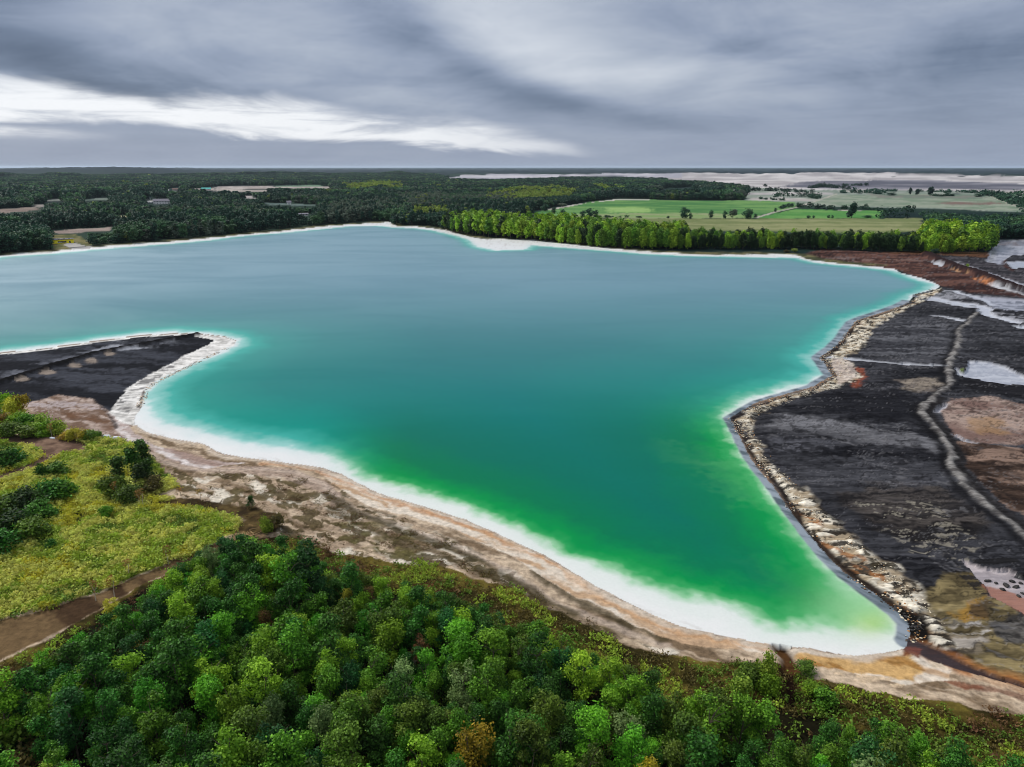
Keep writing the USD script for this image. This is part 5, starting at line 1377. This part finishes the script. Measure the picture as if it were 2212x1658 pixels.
terr = usdkit.mesh(stage, "/World/terrace", joined([(np.array([(*W(p, 0.9)[0], z) for z in (0.9, 0.2) for p in ((134, 528.5), (160, 527), (186, 532.5), (150, 535))]), np.array([[0, 3, 2], [0, 2, 1], [0, 1, 5], [0, 5, 4], [1, 2, 6], [1, 6, 5], [2, 3, 7], [2, 7, 6], [3, 0, 4], [3, 4, 7]]))]), CONC)
tag(terr, "pale paved terrace sloping from the yellow building to the beach", "terrace")


def gable_house(px, py, wP, hm, depth, wall, roof, label, storeys=1, turn=0.0, pitch=0.32, chim=True, name="house"):
    c = W((px, py), 0.5)[0]
    r = math.hypot(*c)
    w = wP / FP * math.hypot(r, H)
    face = math.degrees(math.atan2(c[0], c[1]))
    o = xf("/World/" + numbered(name), (c[0], c[1], ground_z(*c) - 0.2), -face + turn)
    tag(o, label, "house" if name == "house" else "shed")
    rh = depth / 2 * pitch * 2
    wv = np.array([[-w / 2, 0, 0], [w / 2, 0, 0], [w / 2, depth, 0], [-w / 2, depth, 0], [-w / 2, 0, hm], [w / 2, 0, hm], [w / 2, depth, hm], [-w / 2, depth, hm], [-w / 2, depth / 2, hm + rh], [w / 2, depth / 2, hm + rh]])
    wf = np.array([[0, 1, 5], [0, 5, 4], [1, 2, 6], [1, 6, 5], [2, 3, 7], [2, 7, 6], [3, 0, 4], [3, 4, 7], [4, 8, 7], [5, 6, 9]])
    part(o, "wall", (wv, wf), wall)
    e, t = 0.6, 0.22
    rv = []
    for dz in (0.03, 0.03 + t):
        rv += [[-w / 2 - e, -e, hm - e * rh / (depth / 2) + dz], [w / 2 + e, -e, hm - e * rh / (depth / 2) + dz], [w / 2 + e, depth / 2, hm + rh + dz], [-w / 2 - e, depth / 2, hm + rh + dz], [w / 2 + e, depth + e, hm - e * rh / (depth / 2) + dz], [-w / 2 - e, depth + e, hm - e * rh / (depth / 2) + dz]]
    a = 6
    rfc = [[a, a + 1, a + 2], [a, a + 2, a + 3], [a + 3, a + 2, a + 4], [a + 3, a + 4, a + 5], [0, 2, 1], [0, 3, 2], [3, 4, 2], [3, 5, 4], [0, 1, a + 1], [0, a + 1, a], [4, 5, a + 5], [4, a + 5, a + 4], [1, 2, a + 2], [1, a + 2, a + 1], [2, 4, a + 4], [2, a + 4, a + 2], [3, 0, a], [3, a, a + 3], [5, 3, a + 3], [5, a + 3, a + 5]]
    rp = part(o, "roof", (np.array(rv), np.array(rfc)), roof)
    if chim:
        part(rp, "chimney", box(w * 0.2, w * 0.2 + 0.8, depth * 0.55, depth * 0.55 + 0.8, hm + rh * 0.5, hm + rh + 1.1), CONC)
    n = max(1, int(w / 3.6))
    for s_ in range(storeys):
        for k in range(n):
            if s_ == 0 and k == n // 2:
                part(o, "door", box(-w / 2 + (k + 0.5) * w / n - 0.5, -w / 2 + (k + 0.5) * w / n + 0.5, -0.06, -0.004, 0.1, 2.2), ROOF_D)
            else:
                window(o, -w / 2 + (k + 0.5) * w / n - 0.7, 1.0 + 2.9 * s_, 1.4, 1.4, 0)
    return o


gable_house(349.5, 441.5, 28, 5.2, 10, PLASTER_W, ROOF_G, "large white house with a long grey roof, biggest in the left forest", 2, chim=False)
gable_house(323, 432, 8, 3.6, 7, PLASTER_W, ROOF_D, "small white house with a steep gable, behind the large grey-roofed house", 1, 60, 0.5)
gable_house(326, 439, 10, 2.6, 7, PLASTER_W, PLASTER_W, "low white house left of the large grey-roofed house", 1, 0, 0.12, False)
gable_house(265, 412, 9, 4.0, 8, PLASTER_W, ROOF_G, "lone white house, leftmost of those in the left forest")
gable_house(359, 414.5, 10, 3.4, 8, PLASTER_W, PLASTER_W, "white long house at the left end of the pale clearing", 1, 0, 0.2, False)
gable_house(382, 413.5, 15, 4.6, 9, plain("grey_plaster", (158, 148, 142)), ROOF_R, "brown-roofed house next to the pale clearing", 1)
gable_house(329, 413, 9, 3.6, 8, plain("dull_plaster", (130, 130, 130)), ROOF_G, "grey house hidden between trees, left of the pale clearing", 1)
gable_house(445.5, 411.5, 17, 3.6, 10, PLASTER_W, ROOF_T, "turquoise-roofed shed at the edge of the pale clearing", 1, 0, 0.3, False, "shed")
gable_house(439, 415.5, 5, 2.6, 6, PLASTER_W, ROOF_T, "small turquoise-roofed hut below the turquoise shed", 1, 0, 0.3, False, "shed")
gable_house(296.5, 439.5, 4, 4.2, 6, ROOF_T, ROOF_T, "narrow turquoise hut between the trees of the left forest", 1, 0, 0.3, False, "shed")
gable_house(624.6, 442, 8, 3.4, 7, PLASTER_W, ROOF_G, "small white house alone in the middle of the forest", 1)
gable_house(656, 466.8, 18, 2.4, 5, PLASTER_W, ROOF_G, "low white cabin near the far end of the lake", 1, 0, 0.2, False)
gable_house(762, 376.2, 8, 8, 14, PLASTER_W, ROOF_G, "tiny white building on the horizon left of the sand pit", 2, 0, 0.2, False)

# ------------------------------------------------------------------ trees, bushes and hedges in the fields
FT = [(1479, 472.6, 20, 20, "far_dark", "large round dark bush at the left of the field's lower edge"), (1491, 474, 11, 8, "far_dark", "small bush beside the large round bush on the field edge"), (1535.5, 471.8, 14, 9, "far_dark", "single slim tree on the green field's edge, first of a row"), (1565.5, 473, 14, 9, "far_dark", "single tree left of the brown crown on the field edge"),
      (1583, 473, 18, 18, "far_grey", "brownish broad tree in the middle of the row on the field edge"), (1615.5, 473, 17, 20, "far_dark", "round dark tree right of the brownish one on the field edge"), (1632, 471, 7, 7, "far_dark", "small round bush by the field track's foot"), (1675, 458.5, 7, 6, "far_dark", "small bush halfway up the field track"),
      (1839.7, 471.5, 27, 16, "far_dark", "tall lone dark tree beside the bright green field"), (1746, 472.5, 5, 8, "far_dark", "low bush on the edge of the bright green field, left pair"), (1757, 472.5, 5, 5, "far_dark", "tiny bush on the edge of the bright green field, left pair"), (1789.5, 471.7, 5, 6, "far_dark", "low bush at the bright green field, middle pair"), (1798, 472, 5, 5, "far_dark", "tiny bush at the bright green field, middle pair"), (1874, 471, 4, 17, "far_dark", "low wide bush right of the tall lone tree"),
      (1870, 452.5, 9, 8, "far_dark", "small tree in the hedge above the bright green field"), (1965, 421.5, 12, 4, "pine", "slim poplar in the pale fields, left one"), (1981, 422, 10, 6, "pine", "tree right of the left poplar in the pale fields"), (2009.6, 422.6, 14, 8, "pine", "thick poplar in the pale fields, right one"), (2044, 424, 9, 10, "far_dark", "round tree right of the poplars in the pale fields"), (1925, 423, 5, 16, "far_dark", "wide low bush left of the poplars in the pale fields"),
      (2099, 417, 5, 16, "far_dark", "low bushes at the edge of the sand pit"), (2121, 417, 4, 8, "far_dark", "small bush right of the low bushes at the sand pit"), (2113, 426, 6, 14, "far_dark", "round bush at the head of the pale field track"), (1822, 411, 12, 10, "pine", "tallest tree of the clump before the sand pit"), (1832, 412, 8, 10, "pine", "smaller tree of the clump before the sand pit"), (1653, 404.5, 6, 8, "pine", "small dark tree at the edge of the sand pit"),
      (1272, 471, 17, 20, "far_dark", "big tree of the dark group in the green field"), (1258, 472, 13, 12, "far_dark", "left tree of the dark group in the green field"), (1286, 472, 14, 13, "far_dark", "right tree of the dark group in the green field"), (1241, 471, 9, 9, "far_dark", "small tree left of the dark group in the green field"), (1216, 467, 12, 12, "far_dark", "tree on the field's left edge above the belt"), (1196, 462, 12, 10, "far_dark", "dark tree at the field's left corner"), (1178, 457, 13, 16, "far_dark", "dark round tree by the pale field path"), (1171, 456, 9, 8, "far_grey", "greyish bush at the foot of the pale field path"), (1215, 448, 8, 20, "far_grey", "pale grey-green bush along the field path"),
      (1310, 472, 5, 10, "far_dark", "low bush right of the dark group in the green field"), (1380, 471.5, 3.5, 14, "far_dark", "low bushes along the field strip, middle"), (1443, 473, 5, 6, "far_dark", "small bush along the field strip, right"), (2089, 580, 8, 5, "far_lime", "small yellow-green bush by the white stream behind the dike"), (2018, 553, 9, 14, "far_dark", "dark bush at the foot of the bright tree clump"), (1716, 546, 7, 12, "far_lime", "yellowish bush on the beach where the brown flat begins"), (1700, 546.5, 5, 14, "scrub_olive", "low olive bush on the beach where the brown flat begins")]
for i, (px, py, hp, wp, fam, label) in enumerate(FT):
    x, y = W((px, py), 0.3)[0]
    k = math.hypot(x, y, H) / FP
    slim = wp < 0.62 * hp
    kind = ("field", fam, slim)
    mk = tree_maker(fam, 800 + i, 10.0, 4.0 if slim else 9.0, 0.5, 14, 900, 0.55, "column" if slim else "round", 0.2, 4)
    plant(kind, "field_tree" if hp > 7.5 else "field_bush", mk, (x, y, ground_z(x, y)), rng.uniform(0, 360), (wp * k / (4.0 if slim else 9.0),) * 2 + (hp * k / 10.0,), label, "tree" if hp > 7.5 else "bush")


def hedge(pts, hP, wP, fam, label, gap=0.15, cat="hedge"):
    w = W(pts, 0.2)
    g = np.random.default_rng(int(pts[0][0] * 7 + pts[0][1]))
    Vs, Fs, Ts, o = [], [], [], 0
    dmean = math.hypot(*w.mean(0), H) / FP
    hm, sm = hP * dmean, max(3.0, wP * dmean)
    for a, b in zip(w[:-1], w[1:]):
        n = max(1, int(np.linalg.norm(b - a) / (sm * 0.7)))
        for t in (np.arange(n) + 0.5) / n:
            if g.uniform() < gap:
                continue
            c = a + (b - a) * t + g.normal(0, sm * 0.3, 2)
            hh = hm * g.uniform(0.5, 1.25)
            v, f, tt_ = crown(int(g.integers(1e6)), hh, sm * g.uniform(0.8, 1.4), 0.2, 5, 60, max(0.6, sm * 0.16), "round", 0.34)
            Vs.append(v + np.array([c[0], c[1], 0])); Fs.append(f + o); Ts.append(np.clip(tt_ + g.uniform(-0.2, 0.2), 0, 1)); o += len(v)
    V_ = np.vstack(Vs)
    c = V_.mean(0) * [1, 1, 0]
    x = xf("/World/" + numbered(cat), c)
    mesh_tint(str(x.GetPath()) + "/foliage", (V_ - c, np.vstack(Fs), np.concatenate(Ts)), leaf_material(fam))
    tag(x, label, cat)


hedge([(1752, 407.6), (1780, 405), (1812, 408)], 7, 7, "pine", "dark thicket in front of the sand pit, left of the tall clump")
hedge([(1832, 402), (1876, 402)], 4, 6, "pine", "thin dark hedge at the foot of the sand pit")
hedge([(1814, 418), (1850, 417), (1880, 418), (1908, 421.5)], 8, 9, "far_dark", "long dark hedge between the pale fields and the sand pit")
hedge([(1671, 427), (1700, 425), (1740, 426), (1768, 431)], 9, 9, "far_dark", "thick dark hedge between two sandy strips, right of the forest")
hedge([(1608, 413), (1660, 413), (1720, 416), (1752, 417)], 6, 9, "pine", "dark hedge running right from the forest corner")
hedge([(1722, 448), (1745, 450), (1775, 452), (1800, 453), (1832, 454)], 11, 11, "far_dark", "dense row of dark trees along the top of the bright green field")
hedge([(1845, 453.5), (1868, 453), (1896, 456)], 6, 7, "far_dark", "broken hedge at the right end of the bright green field")
hedge([(1685, 453), (1696, 450), (1718, 446)], 7, 6, "far_dark", "row of small bushes along the field track", 0.3)
hedge([(1880, 414.5), (1960, 414), (2060, 416), (2110, 418), (2212, 421)], 2.6, 9, "far_dark", "thin line of bushes along the top of the pale fields", 0.45)
hedge([(2008, 423), (2030, 425), (2062, 424.5)], 3, 7, "far_dark", "low bushes at the foot of the thick poplar")
hedge([(2118, 421), (2150, 425), (2180, 436), (2212, 446), (2260, 462)], 10, 14, "far_dark", "dark bushes along the pale track at the right border")
hedge([(2175, 422), (2212, 424), (2260, 427)], 9, 12, "far_dark", "dark wood at the right border beyond the pale track")
hedge([(1290, 470.5), (1330, 471.5), (1370, 472)], 3.2, 8, "far_dark", "low hedge right of the dark tree group in the green field", 0.4)
hedge([(1640, 431), (1670, 433), (1695, 434)], 4, 7, "far_dark", "small dark bushes in the sandy strip", 0.3)
hedge([(2005, 474), (2060, 480), (2110, 482), (2170, 484), (2240, 490)], 18, 16, "far_dark", "row of dark trees at the rear of the right-hand wood", 0.1, "tree_row")
hedge([(1268 + 632, 471.5), (1925, 470.5), (1950, 471), (1975, 471)], 27, 13, "far_dark", "tall dark tree row behind the pale meadow, at its right end", 0.05, "tree_row")


# ------------------------------------------------------------------ stones and crust of the shores
def rock(seed, flat=0.6):
    m = trimesh.creation.icosphere(2, 0.5)
    g = np.random.default_rng(seed)
    d = g.normal(size=(9, 3))
    d /= np.linalg.norm(d, axis=1, keepdims=True)
    v = np.array(m.vertices)
    for k in range(9):
        lim = g.uniform(0.26, 0.44)
        s_ = v @ d[k]
        v = v - np.maximum(s_ - lim, 0)[:, None] * d[k]
    v *= np.array([g.uniform(0.8, 1.5), g.uniform(0.7, 1.1), flat])
    v += (meshkit.noise(v * 5 + seed, seed)[:, None] - 0.5) * 0.1
    return v, np.array(m.faces)


STONE_L, STONE_D, STONE_O = plain("crust_stone", (206, 192, 166), 0.9, 0.4, 2.5), plain("black_stone", (40, 36, 34), 0.8, 0.4, 2.5), plain("ochre_stone", (168, 122, 76), 0.9, 0.4, 2.5)


def stones(name, line, n, spread, size, mix_, label, seed, offset=0.0):
    g = np.random.default_rng(seed)
    w = W(line, 0.2)
    seg = np.linalg.norm(np.diff(w, axis=0), axis=1)
    s_ = np.concatenate([[0], np.cumsum(seg)])
    u = g.uniform(0, s_[-1], n)
    p = np.stack([np.interp(u, s_, w[:, k]) for k in range(2)], 1)
    tdir = np.stack([np.interp(u, s_, np.gradient(w[:, k], s_)) for k in range(2)], 1)
    nd = np.stack([tdir[:, 1], -tdir[:, 0]], 1)
    nd /= np.linalg.norm(nd, axis=1, keepdims=True) + 1e-9
    p = p + nd * (offset + np.clip(g.normal(0, spread, n), -1.7 * spread, 1.7 * spread))[:, None]
    clus = fbm2(p / 5, 3, seed)
    p = p[clus > 0.45]
    z = np.array([ground_z(*q_) for q_ in p])
    sc_ = size * g.uniform(0.35, 1.25, (len(p), 1)) ** 1.5 * np.ones((1, 3))
    idx = g.choice(6, len(p), p=mix_)
    mats = [STONE_L, STONE_L, STONE_D, STONE_D, STONE_O, STONE_O]
    scatter(name, [(lambda path, k=k: usdkit.mesh(stage, path, rock(50 + k, 0.3 + 0.05 * k), mats[k], smooth=40)) for k in range(6)], np.c_[p, z], sc_, idx, label, "stones")


stones("shore_rubble", EDGE + [(1960, 1325), (1982, 1345), (1985, 1370), (1975, 1388)], 5200, 0.6, 0.36, [0.1, 0.1, 0.32, 0.28, 0.1, 0.1], "dark rubble along the eastern waterline", 5, 0.2)
CR_MID = [(1945, 664), (1884, 700), (1852, 735), (1818, 770), (1826, 800), (1790, 834), (1706, 860), (1632, 888), (1610, 910), (1630, 960), (1668, 1015), (1705, 1052), (1758, 1112), (1830, 1180), (1900, 1230), (1960, 1285), (2010, 1340), (2020, 1395)]
stones("crust_blocks", CR_MID, 4200, 1.0, 0.30, [0.40, 0.38, 0.06, 0.06, 0.05, 0.05], "broken white crust and stones on the eastern shore band", 6)
stones("spit_stones", [(300, 878), (310, 858), (314, 842), (334, 827), (368, 809), (418, 786), (467, 762), (506, 745)], 1200, 0.5, 0.35, [0.2, 0.2, 0.2, 0.2, 0.1, 0.1], "small stones along the spit's lake side", 7)
for i, (px, py, s_) in enumerate(((2135, 1257, 1.3), (2151, 1261, 0.8), (2174, 1267, 1.5), (2166, 1275, 1.1), (2186, 1258, 1.2), (2195, 1270, 1.4), (2205, 1262, 1.0), (2200, 1290, 0.9), (2209, 1284, 1.1))):
    x, y = W((px, py), 0.1)[0]
    o = xf("/World/" + numbered("dark_stone"), (x, y, ground_z(x, y) + 0.05), 40 * i, (s_ * 0.7,) * 3)
    part(o, "block", rock(90 + i, 0.7), STONE_D)
    tag(o, "dark stone lying in the pale pool by the right border", "stone", "dark stones in the pale pool")
# litter at the mud's edge and on the lot
SACK, WOODP = plain("white_sheet", (214, 216, 222), 0.6, 0.1), plain("dead_wood", (168, 138, 96), 0.9, 0.3, 4)
for px, py, w_, d_, label in ((202, 942, 2.0, 1.2, "white crumpled sheet beside the small green bush"), (229, 941, 1.8, 1.0, "white sheet left on the mud, middle one"), (248, 943, 2.8, 1.0, "long white sheet on the mud beside the meadow's corner"), (113, 948, 1.6, 0.7, "pale slab on the dirt lot by the yellow bushes")):
    x, y = W((px, py), 0.6)[0]
    g = np.random.default_rng(int(px))
    m = trimesh.creation.icosphere(3, 0.5)
    v = np.array(m.vertices) * [w_, d_, 0.8]
    v[:, 2] = np.maximum(v[:, 2], -0.05) + (meshkit.noise(v * 3 + px, 3) - 0.5) * 0.35
    o = xf("/World/" + numbered("litter"), (x, y, ground_z(x, y)), g.uniform(-20, 20))
    part(o, "sheet", (v, np.array(m.faces)), SACK)
    tag(o, label, "rubbish")
bx_, by_ = W((530, 1163), 0.5)[0]
o = xf("/World/brushwood_pile", (bx_, by_, ground_z(bx_, by_)))
tag(o, "heap of pale dead branches at the tip of the yellow meadow", "brushwood")
g = np.random.default_rng(4)
for k in range(26):
    c, a, l_ = g.normal(0, 1.1, 2), g.uniform(0, 6.28), g.uniform(0.8, 1.9)
    e = np.array([math.cos(a) * l_, math.sin(a) * l_, g.uniform(-0.1, 0.35)])
    b = np.array([c[0], c[1], 0.1 + g.uniform(0, 0.35)])
    part(o, "branch", tube([b - e, b + [0, 0, 0.06], b + e], [0.07, 0.06, 0.02], 5), WOODP)

# ------------------------------------------------------------------ labels that single one thing out
ORD = ["first", "second", "third", "fourth", "fifth", "sixth", "seventh", "eighth", "ninth", "tenth", "eleventh", "twelfth", "thirteenth", "fourteenth", "fifteenth", "sixteenth", "seventeenth", "eighteenth", "nineteenth", "twentieth"]
same = {}
for x, label, group, px in THINGS:
    same.setdefault(label, []).append((px, x))
for label, members in same.items():
    if 1 < len(members) <= 20:
        for k, (px, x) in enumerate(sorted(members, key=lambda m_: m_[0])):
            x.SetCustomDataByKey("label", f"{label}, {ORD[k]} from left")

# ------------------------------------------------------------------ the air
HAZE = 1.5e-5
hz = Nodes()
vol = hz.add("principled_volume", color=(0.72, 0.86, 1.0), density=HAZE, anisotropy=0.3)
M_HAZE = hz.done("haze_air", volume=vol + ".volume")
b = trimesh.creation.box((110000, 110000, 115))
b.apply_translation((0, 0, 52.5))
tag(usdkit.mesh(stage, "/World/haze", b, M_HAZE), "thin blue haze over the whole country", "haze", kind="stuff")
